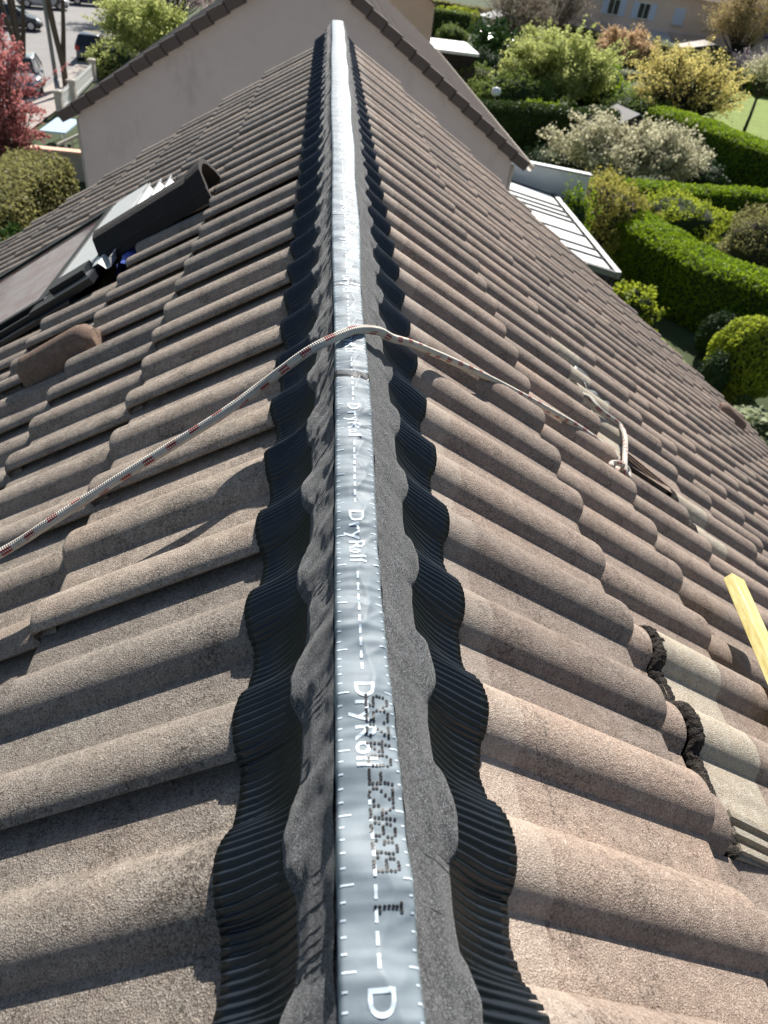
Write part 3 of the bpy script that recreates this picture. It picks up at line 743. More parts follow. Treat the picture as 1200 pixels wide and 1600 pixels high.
m.box((xg+.062, 14.95, zg-.02), (xg+.078, 31.8, zg+.025)); rel(m.build('gutter', M['stone'], nb), nb)
for x_ in (wR+.06, wL-.03): m = MB(); m.tube([(x_, 15.20, zg-.05), (x_, 15.20, G+.1)], .04, 10); rel(m.build('downpipe', M['stone'], nb), nb)
# veranda on the garden side
vr = thing('veranda', 'glazed veranda with white roof panels and dark glazing bars against the neighbouring house', 'veranda', (5.4, 19.3, G))
def vz(x): return -4.55-(x-3.9)*.20
m = MB()
ybr = [16.35, 17.15, 17.75, 18.75, 19.85, 20.30, 20.75, 21.25, 22.5]
for a, b in zip(ybr[:-1], ybr[1:]):
    m = MB(); m.hexa([(3.95, a+.03, vz(3.95)-.03), (7.0, a+.03, vz(7.0)-.03), (7.0, b-.03, vz(7)-.03), (3.95, b-.03, vz(3.95)-.03), (3.95, a+.03, vz(3.95)), (7.0, a+.03, vz(7)), (7.0, b-.03, vz(7)), (3.95, b-.03, vz(3.95))])
    rel(m.build('roof_panel', M['white_roof'], vr), vr)
for i, y in enumerate(ybr):
    wdt = .07 if i < 4 else .10
    m = MB(); m.hexa([(3.95, y-wdt/2, vz(3.95)-.04), (7.05, y-wdt/2, vz(7.05)-.04), (7.05, y+wdt/2, vz(7.05)-.04), (3.95, y+wdt/2, vz(3.95)-.04), (3.95, y-wdt/2, vz(3.95)+.03), (7.05, y-wdt/2, vz(7.05)+.03), (7.05, y+wdt/2, vz(7.05)+.03), (3.95, y+wdt/2, vz(3.95)+.03)])
    rel(m.build('glazing_bar', M['metal_dark'], vr), vr)
m = MB(); m.box((7.06, 16.25, vz(7)-.14), (7.20, 22.6, vz(7)+.03)); rel(m.build('gutter', M['metal_mid'], vr), vr)
m = MB(); m.hexa([(3.95, 16.22, vz(3.95)-.10), (7.05, 16.22, vz(7.05)-.10), (7.05, 16.31, vz(7.05)-.10), (3.95, 16.31, vz(3.95)-.10), (3.95, 16.22, vz(3.95)+.04), (7.05, 16.22, vz(7.05)+.04), (7.05, 16.31, vz(7.05)+.04), (3.95, 16.31, vz(3.95)+.04)]); rel(m.build('edge_trim', M['metal_mid'], vr), vr)
for y in (16.3, 18.4, 20.4, 22.45):
    m = MB(); m.box((6.98, y-.05, G), (7.08, y+.05, vz(7)-.04)); rel(m.build('post', M['metal_dark'], vr), vr)
    # glazed side
m = MB(); m.box((7.02, 16.36, G+.05), (7.04, 22.4, vz(7)-.06)); rel(m.build('side_glazing', M['wglass'], vr), vr)
sw = thing('garden_wall', 'tall smooth grey wall with a pale coping behind the white veranda roof', 'wall', (6.0, 23.1, G))
m = MB(); m.hexa([(3.9, 23.0, G), (8.25, 23.0, G), (8.25, 23.2, G), (3.9, 23.2, G), (3.9, 23.0, -4.30), (8.25, 23.0, -4.66), (8.25, 23.2, -4.66), (3.9, 23.2, -4.30)]); rel(m.build('wall_panel', M['stucco_grey'], sw), sw)
m = MB(); m.hexa([(3.85, 22.94, -4.30), (8.30, 22.94, -4.66), (8.30, 23.26, -4.66), (3.85, 23.26, -4.30), (3.85, 22.94, -4.25), (8.30, 22.94, -4.61), (8.30, 23.26, -4.61), (3.85, 23.26, -4.25)]); rel(m.build('coping', M['post'], sw), sw)
# ------------------------------------------------------------------ houses further off
def simple_house(name, label, x0, x1, y0, y1, ze_, rise, mat, roofmat, rz=0.0, piv=None, windows=(), ridge_x=True):
    t = thing(name, label, 'house', (*(piv or ((x0+x1)/2, y0)), G), rz=rz); o_ = Vector(t.location)
    def b(m, nm, mt):
        o = m.build(nm, mt, t); o.location = -o_ if not rz else Vector((0, 0, 0))
        return o
    m = MB(); m.box((x0, y0, G), (x1, y1, ze_)); 
    ym = (y0+y1)/2; xm = (x0+x1)/2
    if ridge_x:
        m.add([(x0, y0, ze_), (x0, y1, ze_), (x0, ym, ze_+rise), (x1, y0, ze_), (x1, y1, ze_), (x1, ym, ze_+rise)], [(0, 2, 1), (3, 4, 5)])
        r = MB(); r.add([(x0-.3, y0-.4, ze_-.15), (x1+.3, y0-.4, ze_-.15), (x1+.3, ym, ze_+rise+.06), (x0-.3, ym, ze_+rise+.06), (x1+.3, y1+.4, ze_-.15), (x0-.3, y1+.4, ze_-.15)], [(0, 1, 2, 3), (3, 2, 4, 5)])
    else:
        m.add([(x0, y0, ze_), (x1, y0, ze_), (xm, y0, ze_+rise), (x0, y1, ze_), (x1, y1, ze_), (xm, y1, ze_+rise)], [(0, 1, 2), (3, 5, 4)])
        r = MB(); r.add([(x0-.4, y0-.3, ze_-.15), (xm, y0-.3, ze_+rise+.06), (xm, y1+.3, ze_+rise+.06), (x0-.4, y1+.3, ze_-.15), (x1+.4, y0-.3, ze_-.15), (x1+.4, y1+.3, ze_-.15)], [(0, 1, 2, 3), (1, 4, 5, 2)])
    return t, b, b(m, 'wall', mat), b(r, 'roof', roofmat)
simple_house('orange_house', 'orange rendered house partly hidden behind the neighbouring roof', -4.0, 6.2, 50, 62, -2.6, 3.2, M['stucco_orange'], M['tile_far'], ridge_x=False)
# long terrace at the top right: built along local +x from its left corner, facing the garden
tr = thing('terraced_house', 'long pinkish two storey terrace with pale blue shutters at the top right', 'house', (27.0, 97.0, G), rz=math.radians(-9))
def tb(m, nm, mt, par=tr): return m.build(nm, mt, par)
ZE = 6.3
m = MB(); m.box((0, 0, 0), (48, 9, ZE)); tb(m, 'wall', M['stucco_far'])
m = MB(); m.add([(-.4, -.5, ZE-.1), (48.4, -.5, ZE-.1), (48.4, 4.5, ZE+3), (-.4, 4.5, ZE+3), (48.4, 9.5, ZE-.1), (-.4, 9.5, ZE-.1)], [(0, 1, 2, 3), (3, 2, 4, 5)]); tb(m, 'roof', M['tile_far'])
m = MB(); m.box((-.1, -.07, 2.85), (48.1, -.002, 3.02)); tb(m, 'floor_band', M['stucco'])
def window(par, x, z, wd, hg, sh, smat, closed=False):
    m = MB(); m.box((x-wd/2, -.05, z), (x+wd/2, -.004, z+hg)); f = tb(m, 'window', M['white'], par)
    m = MB()
    if closed: m.box((x-wd/2+.03, -.10, z+.03), (x+wd/2-.03, -.055, z+hg-.03)); m.build('shutter', smat, f)
    else:
        for a, b in ((-wd/2+.07, -.04), (.04, wd/2-.07)):
            m = MB(); m.box((x+a, -.07, z+.08), (x+b, -.055, z+hg-.08)); m.build('pane', M['wglass'], f)
        if sh:
            for sg in (-1, 1):
                m = MB(); a = x+sg*(wd/2+.03); b = x+sg*(wd/2+.03+wd*.5); m.box((min(a, b), -.09, z-.02), (max(a, b), -.03, z+hg+.02)); m.build('shutter', smat, f)
    m = MB(); m.box((x-wd/2-.08, -.16, z-.10), (x+wd/2+.08, -.056, z-.03)); m.build('sill', M['stone'], f)
for x, z, wd, hg, sh, mt, cl in ((5.2, 3.75, 1.3, 1.5, 1, M['shutter_blue'], 0), (8.6, 3.75, 1.3, 1.5, 1, M['shutter_blue'], 0), (12.6, 3.65, 1.25, 1.6, 0, M['shutter_blue'], 1),
                              (16.4, 3.65, 1.25, 1.6, 0, M['shutter_cream'], 1), (23.0, 3.5, 1.2, 1.4, 0, M['blue_cloth'], 1), (27.0, 3.5, 1.2, 1.4, 1, M['shutter_blue'], 0),
                              (15.8, .5, 2.0, 1.7, 0, M['white'], 1), (23.2, .6, 1.6, 1.3, 0, M['blue_cloth'], 1), (31, 3.5, 1.2, 1.4, 1, M['shutter_blue'], 0)):
    window(tr, x, z, wd, hg, sh, mt, cl)
m = MB()
for i in range(7):
    x = 5.6+i*.9; m.hexa([(x, -3.0, 2.30), (x+.86, -3.0, 2.30), (x+.86, -.08, 2.80), (x, -.08, 2.80), (x, -3.0, 2.34), (x+.86, -3.0, 2.34), (x+.86, -.08, 2.84), (x, -.08, 2.84)])
tb(m, 'porch_roof', M['metal_light'])
m = MB(); m.box((5.5, -3.05, 2.10), (11.95, -2.9, 2.29)); [m.box((x, -3.0, 0), (x+.12, -2.9, 2.1)) for x in (5.6, 8.7, 11.8)]; tb(m, 'porch_frame', M['white'])
m = MB(); m.box((6.2, -.06, .1), (8.6, -.005, 2.1)); tb(m, 'patio_door', M['wglass'])
# flat roofed outbuilding, huts
fr = thing('flat_roof_shed', 'low outbuilding with a pale flat roof beyond the neighbouring eave', 'shed', (9.0, 58, G))
m = MB(); m.box((-1.6, 0, 0), (1.5, 6, 2.3)); m.build('wall', M['bark_dark'], fr)
m = MB(); m.box((-1.75, -.15, 2.3), (1.7, 6.2, 2.48)); m.build('flat_roof', M['white_roof'], fr)
def hut(label, x, y, wd, dp, h, rise, wm, rm, rz=0.0):
    t = thing('garden_shed', label, 'shed', (x, y, G), rz=rz)
    m = MB(); m.box((-wd/2, 0, 0), (wd/2, dp, h)); m.add([(-wd/2, 0, h), (wd/2, 0, h), (0, 0, h+rise), (-wd/2, dp, h), (wd/2, dp, h), (0, dp, h+rise)], [(0, 1, 2), (3, 5, 4)]); m.build('wall', wm, t)
    m = MB(); a = .2
    for sg in (-1, 1):
        m.hexa([(0, -a, h+rise), (0, dp+a, h+rise), (sg*(wd/2+a), dp+a, h-.12), (sg*(wd/2+a), -a, h-.12), (0, -a, h+rise+.06), (0, dp+a, h+rise+.06), (sg*(wd/2+a), dp+a, h-.06), (sg*(wd/2+a), -a, h-.06)])
    m.build('roof', rm, t)
    m = MB(); m.box((-.45, -.05, 0), (.45, -.005, 1.9)); m.build('door', M['bark'], t)
hut('dark wooden shed with a grey gabled roof behind the white blossom tree', 17.3, 43.2, 2.4, 2.2, 1.6, .55, M['bark_dark'], plain('grey_felt', (.26, .25, .24), .9), .2)
hut('shed with a broad pale roof in front of the terrace at the far right', 40.5, 86, 7, 5, 2.2, .7, M['bark'], M['stone'], -.15)
hut('small whitish shed with a bright roof among the bare shrubs', 20.0, 93, 4.0, 3, 2.3, .5, M['stucco_grey'], M['white_roof'], .3)
# ------------------------------------------------------------------ ground
def sheet(name, pts, z, mat, kind='structure'):
    m = MB(); m.add([(x, y, z) for x, y in pts], [tuple(range(len(pts)))]); return tag(m.build(name, mat), kind=kind)
sheet('ground', [(-900, -300), (900, -300), (900, 1500), (-900, 1500)], G-.02, M['earth'])
sheet('road', [(-40, 30), (-14.2, 30), (-14.6, 46), (-15.6, 60), (-17.5, 75), (-19, 140), (-40, 140)], G, M['asphalt'])
sheet('pavement', [(-14.2, 20), (-12.3, 20), (-12.6, 40), (-13.4, 52), (-15.0, 64), (-16.9, 80), (-17.6, 100), (-18.6, 100), (-17.2, 74), (-15.5, 60), (-14.5, 46), (-14.15, 30)], G+.10, M['pave'])
sheet('lawn', [(22, 38), (60, 30), (70, 75), (36, 78), (26, 60)], G+.01, M['lawn'])
sheet('lawn', [(7.3, 24), (14, 24), (14, 36), (7.3, 36)], G+.01, M['lawn'])
sheet('lawn', [(6.5, 12), (11.0, 12), (10.4, 19.2), (8.6, 22), (6.5, 22)], G+.01, M['lawn'])
# ------------------------------------------------------------------ vegetation
def leaf_quads(C_, size, flat=.3, asp=1.7):
    n = len(C_); sz = size*(.6+.8*rng.random(n))[:, None]
    a = rng.normal(size=(n, 3)); a /= np.linalg.norm(a, axis=1)[:, None]
    b = rng.normal(size=(n, 3)); b[:, 2] *= (1-flat); b -= a*(a*b).sum(1)[:, None]; b /= np.linalg.norm(b, axis=1)[:, None]
    c = np.cross(a, b)
    V = np.stack([C_-b*sz*asp*.5, C_+c*sz*.5-b*sz*.05, C_+b*sz*asp*.5, C_-c*sz*.5-b*sz*.05], 1).reshape(-1, 3)
    return V, np.arange(4*n).reshape(n, 4)
def clump_points(centers, rad, per, squash=.75):
    out = []
    for c, r, k in zip(centers, rad, per):
        d = rng.normal(size=(k, 3))*.62
        out.append(np.asarray(c)+d*r*np.array([1, 1, squash]))
    return np.concatenate(out)
def crown_clumps(c, R3, n, r_rel=.28, low=-.55):
    cs = []; rs = []
    while len(cs) < n:
        d = rng.normal(size=3); d /= np.linalg.norm(d)
        if d[2] < low: continue
        f = .45+.5*rng.random()
        cs.append(np.array(c)+d*f*np.array(R3)); rs.append(r_rel*min(R3)*(.6+.8*rng.random()))
    return cs, rs
def tree(name, label, cat, x, y, w_, ztop, zbot, leaf, mat, n=9000, trunk=None, clumps=26, bark='bark', group=None, stems=1, r_rel=.34, tr_r=.09, spread=1.0, low=-.55, depth=None, bare=0):
    t = thing(name, label, cat, (x, y, G), group); h = ztop-G
    cz_ = (ztop+max(zbot, G+.05))/2-G; rz_ = (ztop-max(zbot, G+.05))/2; rx = w_/2; ry = (depth or w_)/2
    cs, rs = crown_clumps((0, 0, cz_), (rx*.86, ry*.86, rz_*.86), clumps, r_rel, low)
    m = MB(); base_h = max(.1, min((zbot-G), h*.4)) if zbot > G+.4 else h*.18
    for st in range(stems):
        a = random.random()*6.3; off = (0 if stems == 1 else tr_r*2.4); bx, by = off*math.cos(a), off*math.sin(a)
        fork = Vector((bx*2.2, by*2.2, base_h)); m.tube([(bx, by, -.1), (bx*1.3+.03, by*1.3, base_h*.5), fork], [tr_r*1.25, tr_r, tr_r*.85], 8)
        for c, r in list(zip(cs, rs))[st::stems]:
            cv = Vector(c); mid = fork.lerp(cv, .5)+Vector((random.gauss(0, .06)*w_*.3, random.gauss(0, .06)*w_*.3, -.02*h+random.random()*.05*h))
            m.tube([fork, fork.lerp(mid, .5), mid, cv], [tr_r*.6, tr_r*.42, tr_r*.26, tr_r*.10], 5, False)
            for _ in range(3+bare):
                e = cv+Vector(rng.normal(size=3))*r*(.6+.25*bare/4); e.z += r*.2; m.tube([mid.lerp(cv, .4+.5*random.random()), e], [tr_r*.14, tr_r*.04], 4, False)
    m.build('trunk', M[bark], t, True)
    if n:
        rs_ = np.array(rs); per = np.maximum(5, (n*rs_**2/np.sum(rs_**2)).astype(int))
        P = clump_points(cs, rs, per); P[:, 2] = np.maximum(P[:, 2], .05)
        k_ = int(n*.35); cc = np.array(cs); src = cc[rng.integers(0, len(cc), max(40, k_//45))]; dr = src-np.array([0, 0, cz_]); dr /= (np.linalg.norm(dr, axis=1)[:, None]+1e-6); dr[:, 2] += .35*rng.random(len(dr)); dr += rng.normal(size=dr.shape)*.35
        ii_ = rng.integers(0, len(src), k_); ln = (.10+.20*rng.random(len(src)))[ii_]*min(w_, 2*rz_)
        P = np.concatenate([P, src[ii_]+dr[ii_]*(ln*rng.random(k_)**.8)[:, None]+rng.normal(size=(k_, 3))*.02*w_*.5]); P[:, 2] = np.maximum(P[:, 2], .05)
        V, Fq = leaf_quads(P, leaf); npmesh('crown', V, Fq, mat, t, False, rng.random(len(Fq)))
    return t
def bush(name, label, cat, x, y, w_, ztop, leaf, mat, n=7000, depth=None, round_=False, group=None, core=None, lump=.2, zb=None):
    t = thing(name, label, cat, (x, y, G), group); h = ztop-G; rx, ry = w_/2, (depth or w_)/2; b0 = 0 if zb is None else zb-G
    rz_ = (h-b0)/2 if round_ else (h-b0)*.55; cz_ = h-rz_
    d = rng.normal(size=(n, 3)); d /= np.linalg.norm(d, axis=1)[:, None]
    f = np.array([1+lump*2*noise.noise(Vector(q*2.1+np.array([x, y, 0])))+lump*noise.noise(Vector(q*5.3)) for q in d])
    r = (.90+.12*rng.random(n)**.5)*f; inner = rng.random(n) < .25; r[inner] *= .7+.3*rng.random(inner.sum())
    P = d*np.array([rx, ry, rz_])*r[:, None]; P[:, 2] = np.maximum(P[:, 2]+cz_, .04)
    if lump > .1:
        q_ = int(n*.15); jx = rng.integers(0, n, max(20, q_//14)); jj_ = rng.integers(0, len(jx), q_); out_ = d[jx][jj_]*.5+np.array([0, 0, .6]); P = np.concatenate([P, P[jx][jj_]+out_*(rng.random(q_)*.16*h)[:, None]+rng.normal(size=(q_, 3))*leaf*.7])
    V, Fq = leaf_quads(P, leaf); npmesh('foliage', V, Fq, mat, t, False, rng.random(len(Fq)))
    m = MB(); k = 14; pr = []
    prof_ = [(math.cos(a), math.sin(a)) for a in np.linspace(-math.pi/2, math.pi/2, k)]
    kk_ = 20; vs = [(rx*.86*c*math.cos(2*math.pi*j/kk_), ry*.86*c*math.sin(2*math.pi*j/kk_), max(.02, cz_+rz_*.86*s_)) for c, s_ in prof_ for j in range(kk_)]
    m.add(vs, [(i*kk_+j, i*kk_+(j+1) % kk_, (i+1)*kk_+(j+1) % kk_, (i+1)*kk_+j) for i in range(k-1) for j in range(kk_)])
    m.build('twig_core', core or M['core'], t, True)
    m = MB(); m.tube([(0, 0, -.1), (0, 0, max(.15, cz_))], .05, 7); m.build('stem', M['bark'], t)
    return t
def hedge(name, label, pts, wd, h, leaf, mat, dens=420, h1=None, core=None, rough=.085, z0=0.0):
    """pts: centre line on the ground"""
    x0, y0 = pts[0]; t = thing(name, label, 'hedge', (x0, y0, G)); P = []; m = MB(); rows = []
    L = np.cumsum([0]+[math.dist(a, b) for a, b in zip(pts[:-1], pts[1:])]); N = max(4, int(L[-1]/.5))
    cl = []
    for i in range(N+1):
        s_ = L[-1]*i/N; cl.append((np.interp(s_, L, [p[0] for p in pts]), np.interp(s_, L, [p[1] for p in pts])))
    for i, (cx, cy) in enumerate(cl):
        a, b = cl[max(0, i-1)], cl[min(N, i+1)]; tx, ty = b[0]-a[0], b[1]-a[1]; q_ = math.hypot(tx, ty); nx_, ny_ = -ty/q_, tx/q_
        hh = h+((h1 or h)-h)*i/N+rough*1.2*noise.noise(Vector((cx, cy, 1)))
        ww = wd/2*(1+rough*2*noise.noise(Vector((cx*.7, cy*.7, 4))))
        rows.append([(cx+nx_*a_*ww-x0, cy+ny_*a_*ww-y0, z_*hh+z0) for a_, z_ in ((-.92, 0), (-.96, .5), (-.9, .9), (-.6, .975), (0, .985), (.6, .975), (.9, .9), (.96, .5), (.92, 0))])
    m.grid([[Vector(p) for p in r] for r in rows])
    m.add(rows[0], [tuple(range(9))]); m.add(rows[-1], [tuple(range(8, -1, -1))]); m.build('twig_core', core or M['core'], t, False)
    R_ = np.array(rows)
    per = math.pi*wd*.5+2*h; n = int(L[-1]*per*dens)
    i = rng.integers(0, N, n); u = rng.random(n); j = rng.integers(0, 8, n)
    wts = np.linalg.norm(np.diff(R_[0], axis=0), axis=1); j = rng.choice(8, n, p=wts/wts.sum()); v = rng.random(n)
    A_ = R_[i, j]*(1-u)[:, None]+R_[i+1, j]*u[:, None]; B_ = R_[i, j+1]*(1-u)[:, None]+R_[i+1, j+1]*u[:, None]
    P = A_*(1-v)[:, None]+B_*v[:, None]
    cen = (R_[i, 0]+R_[i, 8])/2; cen[:, 2] = h*.5; out = P-cen; out /= np.linalg.norm(out, axis=1)[:, None]
    P += out*(rng.random(n)*rough*1.3-.01)[:, None]+rng.normal(size=(n, 3))*leaf*.3; P[:, 2] = np.maximum(P[:, 2], .02)
    # ragged ends
    k = int(n*.06)
    for e in (0, -1):
        u = rng.random(k); r_ = R_[e]; q0 = r_[0]; q8 = r_[8]; Pe = q0*(1-u)[:, None]+q8*u[:, None]; Pe[:, 2] = h*rng.random(k)*.95; P = np.concatenate([P, Pe+rng.normal(size=(k, 3))*.04])
    V, Fq = leaf_quads(P, leaf); npmesh('foliage', V, Fq, mat, t, False, rng.random(len(Fq))); return t
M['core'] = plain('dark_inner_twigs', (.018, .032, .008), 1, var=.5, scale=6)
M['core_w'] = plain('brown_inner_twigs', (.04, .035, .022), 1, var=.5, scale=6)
LF = dict(
 darkmid=leafmat('deep_green_hedge_leaf', (.015, .035, .008), (.075, .12, .022), .2),  # evenly darker leaf green over the whole hedge
 bright=leafmat('bright_hedge_leaf', (.060, .12, .010), (.26, .37, .020), .42),
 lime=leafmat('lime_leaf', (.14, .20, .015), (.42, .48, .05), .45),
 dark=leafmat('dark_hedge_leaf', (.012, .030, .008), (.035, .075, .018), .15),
 mid=leafmat('mid_green_leaf', (.06, .095, .020), (.21, .28, .07), .38),
 soft=leafmat('soft_spring_leaf', (.17, .21, .06), (.52, .56, .20), .5),
 gold=leafmat('golden_bush_leaf', (.14, .14, .03), (.46, .42, .10), .42),
 white=leafmat('white_blossom', (.15, .16, .06), (.74, .70, .50), .36),
 amber=leafmat('amber_blossom', (.22, .20, .05), (.80, .66, .24), .5),
 orange=leafmat('orange_spring_leaf', (.30, .22, .12), (.70, .50, .30), .4),
 grey=leafmat('greygreen_leaf', (.13, .12, .05), (.34, .33, .13), .4),
 pink=leafmat('pink_blossom', (.35, .25, .26), (.78, .66, .66), .35),
 bare=leafmat('bud_haze', (.16, .13, .10), (.36, .30, .23), .3),
 catkin=leafmat('birch_catkin', (.26, .20, .09), (.48, .38, .18), .35),
 red=leafmat('red_young_leaf', (.16, .05, .045), (.66, .27, .26), .38),
 gloss=leafmat('glossy_leaf', (.02, .055, .014), (.07, .14, .03), .15, .18),
 pale=leafmat('pale_strap_leaf', (.30, .34, .18), (.62, .66, .46), .3))
bush('round_bush', 'golden brown clipped bush beside the white veranda roof', 'bush', 9.95, 25.7, 3.3, -5.35, .060, LF['gold'], 16000, round_=True, core=M['core_w'], zb=-7.9, lump=.16)
bush('conifer_shrub', 'small bright green feathery conifer against the grey wall', 'shrub', 7.75, 22.2, 1.2, -4.85, .045, LF['bright'], 5000, lump=.2)
hedge('garden_hedge', 'long curving bright green clipped hedge in the middle garden with its near face in shade', [(10.2, 27.4), (11.1, 24.6), (11.55, 22.3), (12.3, 20.6), (13.6, 19.5), (16.5, 19.0), (20, 19.2)], 2.1, 1.85, .055, LF['bright'], 650)
hedge('garden_hedge', 'bright green hedge strip below the white blossom tree', [(10.4, 30.6), (13.5, 31.0), (18.5, 31.6), (26, 32.0)], 1.3, 1.5, .06, LF['bright'], 420)
bush('shrub', 'grey green twiggy shrub rising behind the curving hedge at right', 'shrub', 16.1, 25.4, 2.5, -5.75, .055, LF['grey'], 8000, core=M['core_w'], lump=.2)
bush('shrub', 'lime green shrub left of the grey green shrub behind the curving hedge', 'shrub', 14.6, 29.2, 3.4, -6.45, .055, LF['lime'], 11000, lump=.28)
bush('shrub', 'lime tipped shrub above the grey green shrub at the right edge', 'shrub', 17.8, 26.8, 1.6, -5.7, .05, LF['lime'], 3500, lump=.25)
tree('blossom_tree', 'wide low tree covered in white blossom in the middle of the gardens', 'tree', 14.66, 36.6, 9.9, -5.0, -8.0, .085, LF['white'], 20000, clumps=150, r_rel=.30, tr_r=.13, stems=2, depth=6.0, low=-.75)
tree('blossom_tree', 'large spreading tree with amber yellow young leaves and blossom and dark limbs', 'tree', 23.7, 52.6, 9.8, -2.7, -8.0, .080, LF['amber'], 9500, clumps=170, r_rel=.17, tr_r=.20, stems=4, bark='bark_dark', depth=8, low=-.7)
tree('spring_tree', 'tall bushy tree with soft yellow green spring leaves left of the amber tree', 'tree', 15.9, 55.8, 8.0, -3.15, -8.0, .095, LF['soft'], 36000, clumps=150, r_rel=.26, tr_r=.16, stems=3)
tree('spring_tree', 'bare looking tree with orange brown young leaves behind the soft green tree', 'tree', 29.2, 81.3, 7.2, -4.2, -7.8, .11, LF['orange'], 13000, clumps=40, r_rel=.32, tr_r=.16)
tree('birch_tree', 'tall birch with a golden catkin haze in front of the terrace', 'tree', 44.0, 88, 9.5, 1.2, -6.2, .09, LF['catkin'], 15000, clumps=60, r_rel=.34, tr_r=.20, bark='bark_dark', depth=9, bare=2)
tree('bare_tree', 'leafless brown twiggy tree behind the white magnolia', 'tree', 18.2, 81.4, 9.5, -1.6, -7.6, .07, LF['bare'], 9000, clumps=90, r_rel=.30, tr_r=.16, bark='bark', bare=4)
tree('bare_tree', 'leafless dark twiggy tree left of the terraced house at the top', 'tree', 24.5, 92, 9.5, 0.6, -7.0, .07, LF['bare'], 9000, clumps=80, r_rel=.30, tr_r=.18, bark='bark', bare=4)
t_ = tree('magnolia_tree', 'glossy dark evergreen tree with glinting leaves beside the pale flat roof', 'tree', 14.3, 71, 5.2, -4.4, -8.0, .17, LF['gloss'], 3200, clumps=26, r_rel=.4, tr_r=.16, bark='bark_dark')
bush('blossom_shrub', 'small cream flowering shrub just in front of the terrace porch', 'shrub', 36.5, 88, 2.8, -5.6, .09, LF['pale'], 2500)
tree('blossom_tree', 'small pale pink magnolia before the pale roofed shed', 'tree', 42.0, 80.5, 3.8, -4.6, -7.6, .12, LF['pink'], 1800, clumps=22, r_rel=.4, tr_r=.09, bark='bark_dark')
tree('blossom_tree', 'slim young tree with thin white blossom on the lawn at the right edge', 'tree', 30.65, 56.0, 4.0, -3.0, -5.6, .08, LF['white'], 2600, clumps=30, r_rel=.36, tr_r=.11, bark='bark_dark')
bush('laurel', 'mixed mid green shrubs rounded together at the foot of the soft green tree', 'shrub', 12.6, 52.6, 5.5, -5.9, .09, LF['mid'], 7000, depth=3, lump=.22)
bush('shrub', 'low dull green shrub near the neighbouring gutter', 'shrub', 10.7, 58.0, 3.4, -6.2, .09, LF['mid'], 3500, core=M['core_w'])
bush('shrub', 'lime green spreading shrub behind the round topiary near the top', 'shrub', 16.0, 103, 7.5, -5.9, .12, LF['lime'], 5000, depth=4)
bush('topiary', 'rounded clipped green topiary near the pale flat roof', 'topiary', 13.3, 88.5, 3.2, -6.5, .08, LF['mid'], 3500)
hedge('garden_hedge', 'tall dark hedge with a sunlit top behind the grey garden wall', [(7.9, 40.6), (10.5, 40.9), (13.8, 41.2), (15.5, 43)], 1.6, 2.35, .07, LF['darkmid'], 330)
hedge('garden_hedge', 'dark hedge behind the round topiary near the top', [(11.5, 93), (15.5, 92.0)], 1.6, 2.4, .1, LF['mid'], 120)
hedge('garden_hedge', 'long brown green hedge across the top beyond the gardens', [(10.5, 110), (18, 106), (27, 99), (31, 88), (42, 84.5), (52, 81)], 1.5, 2.2, .12, LF['grey'], 90)
hedge('garden_hedge', 'dark hedge along the near side of the right hand lawn', [(20.5, 47.5), (21.6, 43.5), (22.6, 39.5), (24.5, 34.5)], 2.2, 2.1, .07, LF['bright'], 300)
hedge('garden_hedge', 'green hedge in front of the terrace at the right edge', [(41.5, 78), (52, 74)], 2.6, 2.4, .11, LF['bright'], 110)
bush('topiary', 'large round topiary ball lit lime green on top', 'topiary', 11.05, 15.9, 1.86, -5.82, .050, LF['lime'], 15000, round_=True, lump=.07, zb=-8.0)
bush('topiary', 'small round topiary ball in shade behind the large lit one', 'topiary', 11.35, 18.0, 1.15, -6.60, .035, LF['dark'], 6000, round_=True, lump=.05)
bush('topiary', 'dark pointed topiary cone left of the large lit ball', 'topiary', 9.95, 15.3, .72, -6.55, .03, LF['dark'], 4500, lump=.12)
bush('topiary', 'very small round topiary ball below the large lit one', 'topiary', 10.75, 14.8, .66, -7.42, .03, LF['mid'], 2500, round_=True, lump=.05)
bush('shrub', 'yellow leaved shrub just above the tile edge at right', 'shrub', 9.55, 20.2, 1.6, -6.95, .085, LF['lime'], 1500, lump=.3)
bush('leafy_plant', 'pale strap leaved plant against the roof edge at the far right', 'plant', 10.45, 13.5, 1.2, -7.15, .10, LF['pale'], 900, lump=.3)
bush('shrub', 'low grey green shrub left of the dark topiary cone', 'shrub', 9.2, 17.0, 1.0, -7.2, .05, LF['grey'], 1500, lump=.3)
tree('photinia', 'slender shrub with bright red young leaves at the left edge', 'shrub', -9.75, 25.1, 2.7, -1.9, -7.9, .055, LF['red'], 9500, clumps=150, r_rel=.15, tr_r=.06, stems=4, low=-.8)
hedge('garden_hedge', 'dark green hedge with a bright sunlit top beside the blank gable wall', [(-9.2, 15.5), (-8.6, 19.0), (-8.25, 23.4)], 1.9, 2.35, .06, LF['grey'], 520)
bush('shrub', 'dark glossy shrub with pale glints at the lower left under the red shrub', 'shrub', -8.1, 17.9, 2.0, -6.1, .08, LF['gloss'], 3000)
tree('forsythia', 'yellow green twiggy shrub behind the white gate posts', 'shrub', -10.9, 53, 5.4, -4.0, -8.0, .09, LF['soft'], 15000, clumps=55, r_rel=.34, tr_r=.05, stems=4)
tree('blossom_tree', 'pale pinkish flowering tree beyond the yellow green shrub by the road', 'tree', -11.5, 66, 8.0, -2.2, -7.0, .11, LF['pink'], 9000, clumps=60, r_rel=.3, tr_r=.14, bark='bark_dark')
